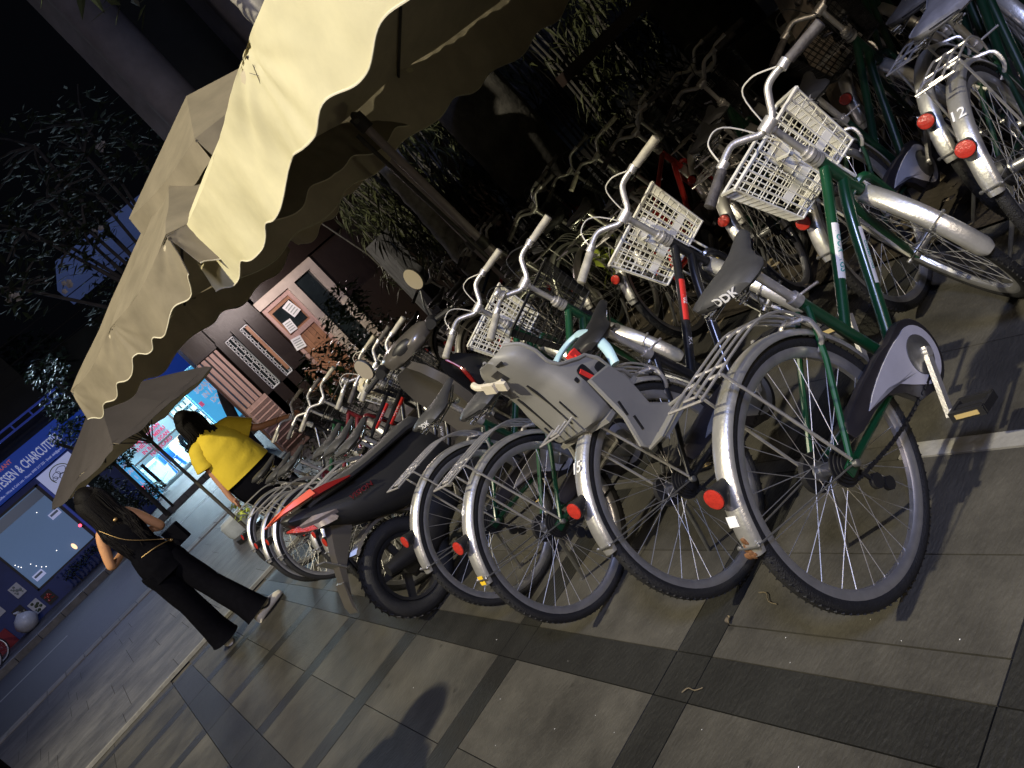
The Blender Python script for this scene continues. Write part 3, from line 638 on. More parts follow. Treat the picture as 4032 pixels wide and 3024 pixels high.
# ---------------------------------------------------------------- second row
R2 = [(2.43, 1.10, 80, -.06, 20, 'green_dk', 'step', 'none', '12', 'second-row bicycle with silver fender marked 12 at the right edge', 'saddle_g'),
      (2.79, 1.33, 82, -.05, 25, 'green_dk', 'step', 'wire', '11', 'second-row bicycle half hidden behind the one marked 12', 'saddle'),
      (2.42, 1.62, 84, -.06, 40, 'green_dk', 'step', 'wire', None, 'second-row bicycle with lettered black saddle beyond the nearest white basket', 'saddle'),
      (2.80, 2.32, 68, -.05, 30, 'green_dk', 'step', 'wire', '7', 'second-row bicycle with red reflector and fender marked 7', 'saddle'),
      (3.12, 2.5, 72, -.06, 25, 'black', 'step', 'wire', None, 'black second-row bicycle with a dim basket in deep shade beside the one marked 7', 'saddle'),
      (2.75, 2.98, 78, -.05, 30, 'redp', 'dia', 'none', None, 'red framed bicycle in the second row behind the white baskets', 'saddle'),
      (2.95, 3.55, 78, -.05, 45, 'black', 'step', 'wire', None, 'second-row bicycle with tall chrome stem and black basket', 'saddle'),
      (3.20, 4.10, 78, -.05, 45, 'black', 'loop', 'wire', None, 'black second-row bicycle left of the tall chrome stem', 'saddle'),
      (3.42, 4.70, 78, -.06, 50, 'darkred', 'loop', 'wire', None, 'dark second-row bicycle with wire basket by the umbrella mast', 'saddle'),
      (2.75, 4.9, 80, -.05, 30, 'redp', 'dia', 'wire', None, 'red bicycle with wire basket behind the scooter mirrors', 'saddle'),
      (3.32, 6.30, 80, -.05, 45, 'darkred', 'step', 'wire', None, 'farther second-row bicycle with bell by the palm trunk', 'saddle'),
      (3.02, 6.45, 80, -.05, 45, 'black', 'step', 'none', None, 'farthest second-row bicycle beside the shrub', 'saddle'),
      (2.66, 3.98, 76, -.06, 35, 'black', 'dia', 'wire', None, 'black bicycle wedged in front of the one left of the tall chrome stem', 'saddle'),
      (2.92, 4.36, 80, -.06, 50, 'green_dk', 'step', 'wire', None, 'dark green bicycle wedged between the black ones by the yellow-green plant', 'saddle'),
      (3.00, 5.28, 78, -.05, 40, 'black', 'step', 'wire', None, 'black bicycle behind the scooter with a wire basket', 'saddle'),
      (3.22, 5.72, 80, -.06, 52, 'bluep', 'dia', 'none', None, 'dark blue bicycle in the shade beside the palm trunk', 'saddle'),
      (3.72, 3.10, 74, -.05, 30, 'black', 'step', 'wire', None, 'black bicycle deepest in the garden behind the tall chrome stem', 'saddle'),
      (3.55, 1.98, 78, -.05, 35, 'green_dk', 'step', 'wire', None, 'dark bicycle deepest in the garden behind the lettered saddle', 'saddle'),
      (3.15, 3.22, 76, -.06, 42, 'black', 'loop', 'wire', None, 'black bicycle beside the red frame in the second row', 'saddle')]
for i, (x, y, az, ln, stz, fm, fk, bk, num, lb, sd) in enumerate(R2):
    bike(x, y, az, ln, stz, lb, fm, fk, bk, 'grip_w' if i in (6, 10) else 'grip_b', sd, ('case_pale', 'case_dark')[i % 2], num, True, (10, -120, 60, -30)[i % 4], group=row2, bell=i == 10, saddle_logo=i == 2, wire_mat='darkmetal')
# ---------------------------------------------------------------- child seat on bicycle 15 (own thing: it rests on the rack)
def seat_on(b):
    T_ = b.matrix_basis.copy()
    t = thing('child_seat', 'grey plastic child seat with red belt and pale blue guard bar', 'child seat', b.location, b.rotation_euler)
    def wing(z):      # wing length forward at height z
        k = [(.66, .17), (.70, .15), (.75, .115), (.79, .11), (.825, .095), (.85, .045), (.87, .012), (.90, .006), (.95, .014), (.985, .014), (1.02, .004)]
        for (z0, w0), (z1, w1) in zip(k, k[1:]):
            if z0 <= z <= z1: t_ = (z - z0) / (z1 - z0); t_ = t_ * t_ * (3 - 2 * t_); return w0 + (w1 - w0) * t_
        return k[-1][1]
    def hw(z):
        k = [(.66, .105), (.70, .125), (.79, .132), (.85, .12), (.90, .108), (.95, .108), (.985, .1), (1.005, .085), (1.02, .06)]
        for (z0, w0), (z1, w1) in zip(k, k[1:]):
            if z0 <= z <= z1: return w0 + (w1 - w0) * (z - z0) / (z1 - z0)
        return .09
    mb = MB(); rings = []; nz = 34
    for i in range(nz + 1):
        z = .66 + .36 * i / nz; w = hw(z); L = wing(z); xb = -.112 - .035 * max(0, (z - .86)) / .16 + (.03 if z < .69 else 0) * (.69 - z) / .03 * 1.2; rc = .04
        path = [V((xb + rc + L, w, z))] + [V((xb + rc + L * .5, w, z)), V((xb + rc, w, z))] + [V((xb + rc - rc * math.sin(a), w - rc + rc * math.cos(a), z)) for a in (.4, .8, 1.2, 1.57)]
        path += [V((xb - .006 * 1, w * q, z)) for q in (.4, 0, -.4)]
        path += [V((p.x, -p.y, z)) for p in reversed(path[:7])]
        inner = []
        n = len(path)
        for q, p in enumerate(path):
            a = path[max(q - 1, 0)]; c = path[min(q + 1, n - 1)]; d = (c - a); nn = V((-d.y, d.x, 0)); nn = nn.normalized() if nn.length > 1e-6 else V((1, 0, 0))
            inner.append(p + nn * .009)
        rings.append(path + inner[::-1])
    mb.loft(rings, True)
    mb.box((-.0, 0, .668), (.19, .25, .014))
    # rolled rim along the wings
    for s_ in (-1, 1):
        pts = []
        for i in range(nz + 1):
            z = .66 + .36 * i / nz; xb = -.112 - .035 * max(0, (z - .86)) / .16; pts.append(V((xb + .045 + wing(z), s_ * (hw(z) + .002), z)))
        mb.tube(pts, .006, 7)
    shell = obj('seat_shell', mb, 'child', t)
    def slot_plate(y, z0, z1, w, nm='slot_plate'):  # dark plates laid on the shell stand in for shaded slots
        m2 = MB(); n = 8
        def xx(z): return -.1185 - .035 * max(0, (z - .86)) / .16
        o = [V((xx(z0), y - w, z0)), V((xx(z0) , y + w, z0)), V((xx((z0 + z1) / 2), y + w, (z0 + z1) / 2)), V((xx(z1), y + w, z1)), V((xx(z1), y - w, z1)), V((xx((z0 + z1) / 2), y - w, (z0 + z1) / 2))]
        m2.poly([p + V((-.0012, 0, 0)) for p in o], (.004, 0, 0)); obj(nm, m2, 'plastic_b', shell)
    slot_plate(-.035, .725, .895, .0035); slot_plate(.05, .715, .88, .0035); slot_plate(-.07, .735, .80, .0018); slot_plate(.075, .71, .76, .0018); slot_plate(.0, .945, .985, .02); slot_plate(-.05, .99, .998, .016)
    for (x0, x1, z0, z1) in ((-.05, -.01, .77, .825), (.005, .04, .735, .79), (-.075, -.062, .80, .815)):       # dark plates in place of shaded openings, right wing
        m2 = MB(); cx, cz, ax_, az_ = (x0 + x1) / 2, (z0 + z1) / 2, (x1 - x0) / 2, (z1 - z0) / 2
        o = [V((cx + ax_ * math.copysign(abs(math.cos(a)) ** .5, math.cos(a)), -.1345, cz + az_ * math.copysign(abs(math.sin(a)) ** .5, math.sin(a)))) for a in [q * math.pi / 8 for q in range(16)]]
        m2.poly(o, (0, .003, 0)); obj('opening_plate', m2, 'plastic_b', shell)
    m2 = MB(); m2.bar((-.04, -.1365, .815), (-.025, -.1365, .77), .003, .014, (1, 0, 0)); obj('belt_end', m2, 'redstrap', shell)
    m2 = MB(); m2.bar((.06, -.05, .84), (.03, -.02, .72), .02, .003, (1, 0, 0)); m2.box((.065, -.04, .835), (.03, .026, .035)); obj('belt', m2, 'redstrap', t)
    m2 = MB()       # guard bar
    pts = curve([V((.06, .125, .82)), V((.16, .135, .842)), V((.225, .125, .846)), V((.245, .09, .845)), V((.235, .06, .845)), V((.165, -.05, .835)), V((.10, -.125, .79)), V((.06, -.145, .745))], 5)
    rings = []
    for i, p in enumerate(pts):
        tt = (pts[min(i + 1, len(pts) - 1)] - pts[max(i - 1, 0)]).normalized(); sd = tt.cross(V((0, 0, 1))).normalized(); up = sd.cross(tt)
        rings.append([p + sd * (.016 * math.cos(a)) + up * (.010 * math.sin(a)) for a in [q * math.pi / 6 for q in range(12)]])
    m2.loft(rings); obj('guard_bar', m2, 'child_blue', t)
    for s_ in (-1, 1):
        m2 = MB(); y = s_ * .15
        o = [(-.05, .78), (.03, .76), (.045, .70), (.03, .60), (.085, .545), (.08, .525), (-.08, .53), (-.095, .555), (-.06, .64)]
        m2.poly([V((a, y - .004, c)) for a, c in o], (0, .008, 0)); m2.tube([V((a, y - s_ * .004, c)) for a, c in o], .0075, 6, True)
        m2.box((.0, y + s_ * .035, .532), (.15, .075, .008)); m2.tube([V((-.085, y, .53)), V((-.085, y + s_ * .07, .545)), V((.08, y + s_ * .07, .55)), V((.08, y, .545))], .006, 6)
        o = obj('leg_rest', m2, 'child', t)
        for z in (.60, .66):
            m3 = MB(); m3.box((-.05, y - .0055, z), (.008, .003, .045), M.Rotation(.3, 3, 'Y')); obj('slot_plate', m3, 'plastic_b', o)
    m2 = MB(); m2.tube(curve([V((-.15, .11, 1.0)), V((-.158, .09, .985)), V((-.156, .06, .97)), V((-.15, .03, .955)), V((-.145, .0, .95))], 3), .011, 8); m2.box((-.16, .05, .962), (.014, .045, .03), M.Rotation(.4, 3, 'X')); m2.box((-.16, -.0, .945), (.012, .035, .026), M.Rotation(.5, 3, 'X')); obj('shoulder_strap', m2, 'strap', t)
    m2 = MB(); m2.tube([V((-.02, .05, .66)), V((.0, .05, .742))], .008, 6); m2.tube([V((-.02, -.05, .66)), V((.0, -.05, .742))], .008, 6); obj('bracket', m2, 'darkmetal', t)
seat_on(b2)
# loads lying in the baskets
def in_basket(name, label, cat, b, mats, build):
    St = M.Translation(PV) @ M.Rotation(R({1: 50}.get(b, 60)), 4, AX) @ M.Translation(-PV)
    mb = MB(); build(mb); o = obj(name, mb, mats); return o, St
# round straw-coloured bundle in the third bicycle past the scooter
mb = MB()
for i in range(7): mb.sph((random.uniform(-.06, .06), random.uniform(-.06, .06), random.uniform(0, .09)), random.uniform(.045, .07), 7)
o = obj('bundle', mb, 'strap'); o.location = (1.93, 4.98, .80); tag(o, 'cream cloth bundle in the white basket past the scooter', 'bundle')
# ---------------------------------------------------------------- motor scooter (local: x forward from the rear axle, y left)
def scooter(x, y, az, lean):
    t = thing('motor_scooter', 'black motor scooter with red trim parked among the bicycles', 'scooter', (x, y, 0), (lean, 0, R(90 - az)))
    WR = .25
    def sec(x, w, z0, z1, k=.7, n=16, tilt=0, top=1.):
        r = []; x = q_(x)
        for q in range(n):
            a = q * 2 * math.pi / n; c, s_ = math.cos(a), math.sin(a); ww = w * (top if s_ > 0 else 1)
            r.append(V((x + tilt * s_, ww * math.copysign(abs(c) ** k, c) * (1 - .35 * max(0, s_)), (z0 + z1) / 2 + (z1 - z0) / 2 * math.copysign(abs(s_) ** k, s_))))
        return r
    q_ = lambda x: .3 - (.3 - x) * .765 if x < .3 else x
    for xx, st_ in ((0, 0), (1.26, 1)):
        mb = MB(); ringloft(mb, [(math.cos(q * math.pi / 6) * .045, .205 + math.sin(q * math.pi / 6) * .045) for q in range(12)], 48)
        for i in range(40):
            a = i * 2 * math.pi / 40
            for y_ in (-.02, .02): mb.box((math.cos(a) * .2465, y_, math.sin(a) * .2465), (.006, .028, .006), M.Rotation(-a, 3, 'Y') @ M.Rotation(.6 if y_ > 0 else -.6, 3, 'X'))
        mw = M.Translation((xx, 0, WR)); mw = mw if not st_ else mw @ M.Rotation(R(36), 4, 'Z')
        w = link('wheel', mb.mesh('tyre', 'tyre'), t, mw)
        mb = MB(); ringloft(mb, [(-.035, .165), (-.03, .15), (.03, .15), (.035, .165), (.02, .172), (-.02, .172)], 40)
        for i in range(5):
            a = i * 2 * math.pi / 5; mb.bar((math.cos(a) * .03, 0, math.sin(a) * .03), (math.cos(a + .25) * .156, 0, math.sin(a + .25) * .156), .03, .035, (0, 1, 0))
        mb.tube([(0, -.05, 0), (0, .05, 0)], .04, 14); link('rim', mb.mesh('rim', 'darkmetal'), w)
    mb = MB(); mb.loft([sec(-.42, .015, .845, .862), sec(-.40, .05, .80, .865), sec(-.30, .095, .715, .845), sec(-.12, .13, .58, .79), sec(.08, .148, .48, .755), sec(.28, .15, .42, .72), sec(.46, .14, .36, .70), sec(.56, .12, .32, .68), sec(.60, .09, .32, .64)]); body = obj('body', mb, 'scoot', t)
    mb = MB(); mb.loft([sec(-.26, .07, .80, .835), sec(-.2, .10, .79, .845), sec(-.02, .125, .755, .825), sec(.16, .13, .735, .79), sec(.34, .12, .715, .77), sec(.5, .09, .69, .76), sec(.6, .05, .66, .74), sec(.63, .03, .64, .70)]); obj('seat', mb, 'saddle', t)
    mb = MB(); mb.loft([[V((q_(xx), s * (w), zz)) for s, w, zz in ((-1, w0, z0), (-1, w0 * .6, z0 + .012), (1, w0 * .6, z0 + .012), (1, w0, z0))] for xx, w0, z0 in ((-.3, .085, .845), (-.16, .112, .822), (.0, .128, .79))], True, 0, True); obj('rear_cowl', mb, 'scoot_grey', t)
    for s_ in (-1, 1):      # grab rail blades and side flashes
        mb = MB(); mb.loft([[V((q_(xx), s_ * (y0 + .004), z0)), V((q_(xx), s_ * (y0 + .03), z0 + .008)), V((q_(xx), s_ * (y0 + .026), z0 + .04 * k)), V((q_(xx), s_ * y0, z0 + .034 * k))] for xx, y0, z0, k in ((-.49, .045, .885, .15), (-.40, .06, .875, .5), (-.28, .085, .85, .9), (-.2, .105, .835, 1.))]); obj('grab_rail', mb, 'scoot_or', t)
        mb = MB(); mb.loft([[V((q_(xx), s_ * (y0 + .004), z0)), V((q_(xx), s_ * (y0 + .022), z0 + .006)), V((q_(xx), s_ * (y0 + .02), z0 + .04 * k)), V((q_(xx), s_ * y0, z0 + .034 * k))] for xx, y0, z0, k in ((-.22, .103, .83, 1.), (-.12, .124, .805, .9), (.02, .14, .77, .3))]); obj('side_trim', mb, 'scoot_red', t)
        mb = MB(); mb.loft([[V((q_(xx), s_ * (y0 + .002), z0)), V((q_(xx), s_ * (y0 + .016), z0 + .02)), V((q_(xx), s_ * (y0 + .012), z0 + .05 * k)), V((q_(xx), s_ * y0, z0 + .05 * k))] for xx, y0, z0, k in ((-.38, .045, .765, .5), (-.3, .088, .735, .9), (-.18, .115, .70, .4))]); obj('indicator', mb, 'clear', t)
    mb = MB(); mb.loft([[V((x, s * w, z)) for s, w, z in ((-1, w0, z0), (-1, w0 * .8, z1), (1, w0 * .8, z1), (1, w0, z0))] for x, w0, z0, z1 in ((-.265, .012, .80, .81), (-.24, .04, .77, .80), (-.21, .065, .74, .785), (-.18, .085, .72, .77))]); obj('tail_lamp', mb, 'lens', t); mb = MB(); mb.loft([[V((x, s * w, z)) for s, w, z in ((-1, w0, z0), (-1, w0 * .85, z1), (1, w0 * .85, z1), (1, w0, z0))] for x, w0, z0, z1 in ((-.178, .086, .72, .77), (-.14, .108, .70, .76), (-.10, .126, .685, .735), (-.085, .128, .69, .71))]); obj('clear_lamp', mb, 'clear', t)
    me = text_mesh('VISION', .043, 'darkred', .0012, lambda co: V((.07 + co.x * .95, -(.148 + .02 * co.x) - co.z, .69 - co.x * .22 + co.y * .8)), .0006, 'CENTER', .3); link('model_lettering', me, body)
    mb = MB(); mb.poly([V((.04, -.045, .66)), V((-.12, -.045, .68)), V((-.20, -.045, .58)), V((-.27, -.045, .47)), V((-.31, -.045, .40)), V((-.33, -.045, .34)), V((-.29, -.045, .40)), V((-.22, -.045, .49)), V((-.08, -.045, .58))], (0, .09, 0)); mb.poly([V((-.275, -.06, .46)), V((-.285, -.06, .46)), V((-.335, -.06, .36)), V((-.34, -.06, .32)), V((-.325, -.06, .35))], (0, .12, 0)); obj('rear_mudguard', mb, 'scoot_grey', t)
    mb = MB(); mb.box((-.245, .0, .545), (.006, .14, .11), M.Rotation(R(-28), 3, 'Y')); obj('number_plate', mb, 'steel', t)
    mb = MB(); ringloft(mb, [(-.055, .27), (-.05, .285), (.05, .285), (.055, .27)], 14, 0, R(40), R(120)); link('inner_fender', mb.mesh('inner_fender', 'scoot_grey'), t, M.Translation((0, 0, WR)))
    mb = MB(); mb.loft([sec(-.10, .03, .18, .30), sec(.05, .07, .17, .36), sec(.25, .09, .20, .42), sec(.42, .08, .24, .42)]); mb.tube([V((.02, .09, .25)), V((.3, .1, .26))], .06, 12); obj('engine_case', mb, 'darkmetal', t)
    mb = MB(); mb.tube([V((.35, -.11, .26)), V((.15, -.13, .25)), V((.05, -.14, .27)), V((-.25, -.15, .36)), V((-.3, -.15, .375))], [.02, .03, .045, .045, .03], 14); mb = MB(); mb.tube([V((.1, -.10, .3)), V((.02, -.11, .30)), V((-.12, -.115, .34))], [.04, .05, .03], 12); obj('exhaust', mb, 'darkmetal', t)
    mb = MB(); mb.box((.72, 0, .31), (.3, .27, .07)); mb.box((.60, 0, .33), (.1, .2, .12)); obj('floorboard', mb, 'scoot', t)
    mb = MB()
    mb.loft([[V((xx + .10 * (abs(s) ** 2) * -1 * k, s * w, zz)) for s in (-1, -.6, -.2, .2, .6, 1)] + [V((xx - .05 + .10 * (abs(s) ** 2) * -1 * k, s * w * .9, zz)) for s in (1, .6, .2, -.2, -.6, -1)] for xx, w, zz, k in ((.92, .10, .28, .3), (.94, .15, .40, .6), (.95, .185, .58, .8), (.92, .19, .75, .8), (.88, .15, .86, .6), (.85, .08, .92, .3))]); obj('leg_shield', mb, 'scoot_grey', t)
    mb = MB(); mb.loft([sec(1.0, .10, .48, .80), sec(1.08, .12, .46, .78), sec(1.16, .10, .48, .70), sec(1.22, .05, .52, .62)]); obj('front_cowl', mb, 'scoot', t)
    for s_ in (-1, 1):
        mb = MB(); mb.tube(curve([V((.935, s_ * .14, .80)), V((.945, s_ * .175, .70)), V((.935, s_ * .16, .58)), V((.93, s_ * .10, .46))], 4), [.006] * 4 + [.012] * 5 + [.006] * 4, 6); obj('red_flash', mb, 'scoot_red', t)
    mb = MB(); ringloft(mb, [(-.06, .262), (-.05, .282), (.0, .29), (.05, .282), (.06, .262)], 18, 0, R(20), R(150)); link('front_fender', mb.mesh('front_fender', 'scoot'), t, M.Translation((1.26, 0, WR)) @ M.Rotation(R(36), 4, 'Z'))
    mb = MB(); [mb.tube([V((1.04, s_ * .05, .62)), V((1.26, s_ * .075, .25))], .02, 9) for s_ in (-1, 1)]; obj('fork', mb, 'steel', t)
    # bars
    H = M.Translation((.92, 0, .98)) @ M.Rotation(R(38), 4, 'Z') @ M.Translation((-.92, 0, -.98))
    mb = MB(); mb.loft([[V((xx, w * c, zz + h * s_)) for c, s_ in [(math.copysign(abs(math.cos(a)) ** .6, math.cos(a)), math.copysign(abs(math.sin(a)) ** .7, math.sin(a))) for a in [q * math.pi / 8 for q in range(16)]]] for xx, w, zz, h in ((.80, .07, .975, .03), (.83, .14, .985, .05), (.90, .18, .995, .062), (.96, .15, .99, .06), (1.02, .09, .975, .04), (1.05, .04, .96, .02))]); link('handlebar_cover', mb.mesh('c', 'scoot_grey'), t, H)
    mb = MB(); mb.sph((.83, 0, 1.0), .07, 8, (.5, 1.2, .6)); link('dash_panel', mb.mesh('d', 'plastic_b'), t, H)
    for s_ in (-1, 1):
        mb = MB(); mb.tube([V((.90, s_ * .15, .99)), V((.88, s_ * .22, .99)), V((.84, s_ * .34, .975))], .016, 9); link('grip', mb.mesh('g', 'plastic_b'), t, H)
        mb = MB(); mb.loft([sec(.84, .03, .965, 1.02), sec(.89, .042, .96, 1.03), sec(.94, .03, .97, 1.01)]); me = mb.mesh('s', 'plastic_b'); o = link('switch_housing', me, t, H @ M.Translation((0, s_ * .205, 0)))
        mb = MB(); mb.tube(curve([V((.92, s_ * .2, 1.01)), V((.91, s_ * .23, 1.05 - .03 * s_)), V((.93, s_ * .27, 1.09 - .06 * s_))], 4), .006, 7); o = link('mirror', mb.mesh('m', 'plastic_b'), t, H)
        mb = MB(); mb.sph((.935, s_ * .29, 1.145 - .075 * s_), .062, 9, (.28, .75, 1.12)); link('mirror_housing', mb.mesh('h', 'plastic_b'), o)
        mb = MB(); c = V((.917, s_ * .29, 1.145 - .075 * s_)); mb.add([c + V((-.0015, .040 * math.cos(a), .062 * math.sin(a))) for a in [q * math.pi / 12 for q in range(24)]], [tuple(range(24))]); link('mirror_glass', mb.mesh('gl', 'mirror', False), o)
        mb = MB(); mb.tube(curve([V((.93, s_ * .2, .985)), V((.95, s_ * .25, .98)), V((.92, s_ * .34, .975))], 3), .006, 6); link('brake_lever', mb.mesh('l', 'steel'), t, H)
    mb = MB(); mb.tube([V((.3, .16, .2)), V((.28, .25, .02))], .011, 7); obj('side_stand', mb, 'steel', t)
    return t
scooter(.874, 3.66, 84, -.08)
# ---------------------------------------------------------------- market umbrellas
def umbrella(label, C, ze, apex, hv, lobe, mats=('cream', 'cream'), amp=.05, wr=1., sag=.05, seed=1, pip='piping', vent=None, mast=None, pole=None, ribs=True, stitch=False):
    t = thing('market_umbrella', label, 'umbrella', (apex[0], apex[1], 0)); O = V((apex[0], apex[1], 0)); ap = V(apex) - O
    C = [V((c[0], c[1], ze)) - O for c in C]; rnd = random.Random(seed)
    pts = []
    for i in range(4): pts += [C[i], (C[i] + C[(i + 1) % 4]) / 2]
    mb = MB(); lb = MB()
    for i in range(8):
        a, b = pts[i], pts[(i + 1) % 8]
        def fn(u, v, a=a, b=b):
            p = ap.lerp(a.lerp(b, u), v); s_ = math.sin(math.pi * u)
            p = p + V((0, 0, -sag * s_ * v * (1.25 - .5 * v) + .012 * wr * noise.noise(p * 3.1 + V((seed, 0, 0)))))
            return p
        mb.grid(fn, 14, 14); lb.grid(lambda u, v: fn(u, v) + V((0, 0, -.007)), 10, 10)
    o = obj('canopy', mb, mats[0], t); obj('underside_shade', lb, 'underside_shade', o)  # added layer under the canopy, its browner colour stands in for shade
    for i in range(4):
        a, b = C[i], C[(i + 1) % 4]; L = (b - a).length; d = (b - a) / L; out = V((d.y, -d.x, 0)); mid = (a + b) / 2
        if out.dot(mid - V((ap.x, ap.y, ze))) < 0: out = -out
        nl = max(2, round(L / lobe)); nu = nl * 22
        def h(u): return hv - amp * (.5 + .5 * math.cos(2 * math.pi * (u * nl + .3 * noise.noise(V((u * 5, seed, i)))))) ** 1.25 + .02 * noise.noise(V((u * 6, seed, i + 3.3)))
        def fn(u, v):
            s_ = u * L
            pull = math.exp(-(abs(u - .5) * L / .18) ** 2) + math.exp(-(min(u, 1 - u) * L / .16) ** 2)
            base = a.lerp(b, u) + V((0, 0, -sag * (abs(math.sin(2 * math.pi * u)) ** 1) * .75))
            w = .013 * wr * math.sin(s_ * 7.3 + 2.1 * seed + 1.6 * math.sin(s_ * 2.1)) * v + .016 * wr * noise.noise(V((s_ * 2.2, v * .8, seed * 3.7 + i))) * (v ** .7) + .004 * wr * noise.noise(V((s_ * 9, v * 2.5, seed + 7.7)))
            # creases that fan out from the rib ends
            for uc in (0, .5, 1.):
                dx = (u - uc) * L; dz = v * hv + .02; ang = math.atan2(dx, dz); rr = math.hypot(dx, dz)
                w += .0075 * wr * (abs(math.sin(ang * 4.5 + seed)) ** .6 - .6 + .35 * math.sin(ang * 13 + 2 * seed)) * math.exp(-(rr / .55) ** 2) * min(1, rr / .08)
            return base + V((0, 0, -h(u) * v)) + out * (.012 + .05 * v + w - .02 * pull * (1 - v))
        mb = MB(); mb.grid(fn, nu, 14); vo = obj('valance', mb, mats[1], t)
        mb = MB(); mb.grid(lambda u, v: fn(u, v * .985) - out * .006, nu, 6); obj('underside_shade', mb, 'underside_shade', vo)  # same added shade-coloured layer behind the valance
        mb = MB(); mb.tube([fn(k / nu, 1.) for k in range(nu + 1)], .0042, 5); obj('piping', mb, pip, vo)
        if stitch and i == 0:
            mb = MB(); p0 = fn(.505, .22) + out * .004
            for dx in (-1, 1): mb.tube([p0 + d * (.03 * dx) + V((0, 0, .03)), p0 + d * (-.03 * dx) + V((0, 0, -.03))], .0016, 4)
            obj('stitching', mb, 'wood_rib', vo)
    if ribs:
        for p in pts:
            mb = MB(); q = ap + V((0, 0, -.05)); e = p + V((0, 0, -.03)); mb.tube([q, q.lerp(e, .5) + V((0, 0, -.012)), e], .011, 8); mb.tube([q.lerp(e, .45), V((ap.x, ap.y, ze - .25))], .008, 6) if pole else None
            obj('rib', mb, 'wood_rib', t)
        mb = MB(); mb.tube([ap + V((0, 0, -.16)), ap + V((0, 0, .03))], .045, 12); obj('hub', mb, 'wood_rib', t)
    if vent:
        VC, vz, va = vent; VC = [V((c[0], c[1], c[2] if len(c) > 2 else vz)) - O for c in VC]; va = V(va) - O
        mb = MB()
        for i in range(4):
            a, b = VC[i], VC[(i + 1) % 4]; mb.grid(lambda u, v: va.lerp(a.lerp(b, u), v) + V((0, 0, -.03 * math.sin(math.pi * u) * v)), 10, 6)
            d = (b - a).normalized(); out = V((d.y, -d.x, 0)); out = out if out.dot((a + b) / 2 - va) > 0 else -out
            mb.grid(lambda u, v: a.lerp(b, u) + V((0, 0, -.03 * math.sin(math.pi * u) - .16 * v)) + out * (.02 * v + .012 * math.sin(u * 19 + i) * v), 24, 3)
        vo = obj('vent_canopy', mb, mats[1], t)
        for p in VC:
            mb = MB(); mb.tube([va + V((0, 0, -.06)), p + V((0, 0, -.02))], .010, 6); mb.tube([p + V((0, 0, -.02)), ap.lerp(p, .6) + V((0, 0, -.1))], .008, 6); obj('vent_rib', mb, 'wood_rib', vo)
    if mast:
        m0 = V(mast[0]) - O; m1 = V(mast[1]) - O; d = (m1 - m0); mb = MB(); mb.tube([m0, m1], .030, 14); mb.tube([m0.lerp(m1, .0), m0.lerp(m1, .48)], .036, 14); o = obj('mast', mb, 'mast', t)
        for q0, q1, r_ in ((.46, .50, .043), (.975, 1.03, .05), (.24, .26, .041)):
            mb = MB(); mb.tube([m0.lerp(m1, q0), m0.lerp(m1, q1)], r_, 12); obj('collar', mb, 'wood_rib', o)
        mb = MB(); off = V(mast[2]); mb.tube([m0.lerp(m1, .12) + off * .5, m0.lerp(m1, .97) + off], .016, 8); obj('strut', mb, 'wood_rib', o)
        mb = MB(); mb.tube(curve([m1 + V((-.06, -.06, .02)), m1 + V((-.02, -.02, .07)), m1 + V((.05, .02, .03))], 4), .022, 8); obj('arm', mb, 'wood_rib', t)
    if pole:
        mb = MB(); mb.tube([V((0, 0, pole)), ap + V((0, 0, -.05))], .022, 12); obj('pole', mb, 'wood_rib', t)
        mb = MB(); mb.tube([V((0, 0, pole)), V((0, 0, pole + .06))], .2, 20); obj('base', mb, 'darkmetal', t)
    return t
umbrella('large cream umbrella with scalloped valance nearest the camera', [(1.6, .70), (1.6, 4.72), (5.6, 4.72), (5.6, .70)], 2.31, (3.6, 2.71, 3.3), .41, .57, wr=1.5, amp=.05, seed=1, mast=((3.2, 4.60, 0), (3.0, 4.56, 2.16), (-.11, -.02, .02)), stitch=True)
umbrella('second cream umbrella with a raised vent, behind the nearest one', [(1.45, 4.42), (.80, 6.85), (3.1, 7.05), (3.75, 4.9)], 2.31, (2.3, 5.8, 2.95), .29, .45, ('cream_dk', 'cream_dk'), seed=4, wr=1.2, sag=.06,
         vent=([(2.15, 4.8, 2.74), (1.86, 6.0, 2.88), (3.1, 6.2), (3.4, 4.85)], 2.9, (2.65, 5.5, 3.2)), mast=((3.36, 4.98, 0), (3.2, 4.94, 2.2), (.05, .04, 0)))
umbrella('dark grey umbrella on a slim pole near the street', [(.95, 9.0), (.17, 10.2), (1.64, 11.1), (2.42, 9.9)], 1.94, (1.36, 10.05, 2.55), .07, .5, ('greyc', 'greyc'), amp=.01, wr=.6, sag=.03, seed=9, pip='piping_dk', pole=gz(10.05))
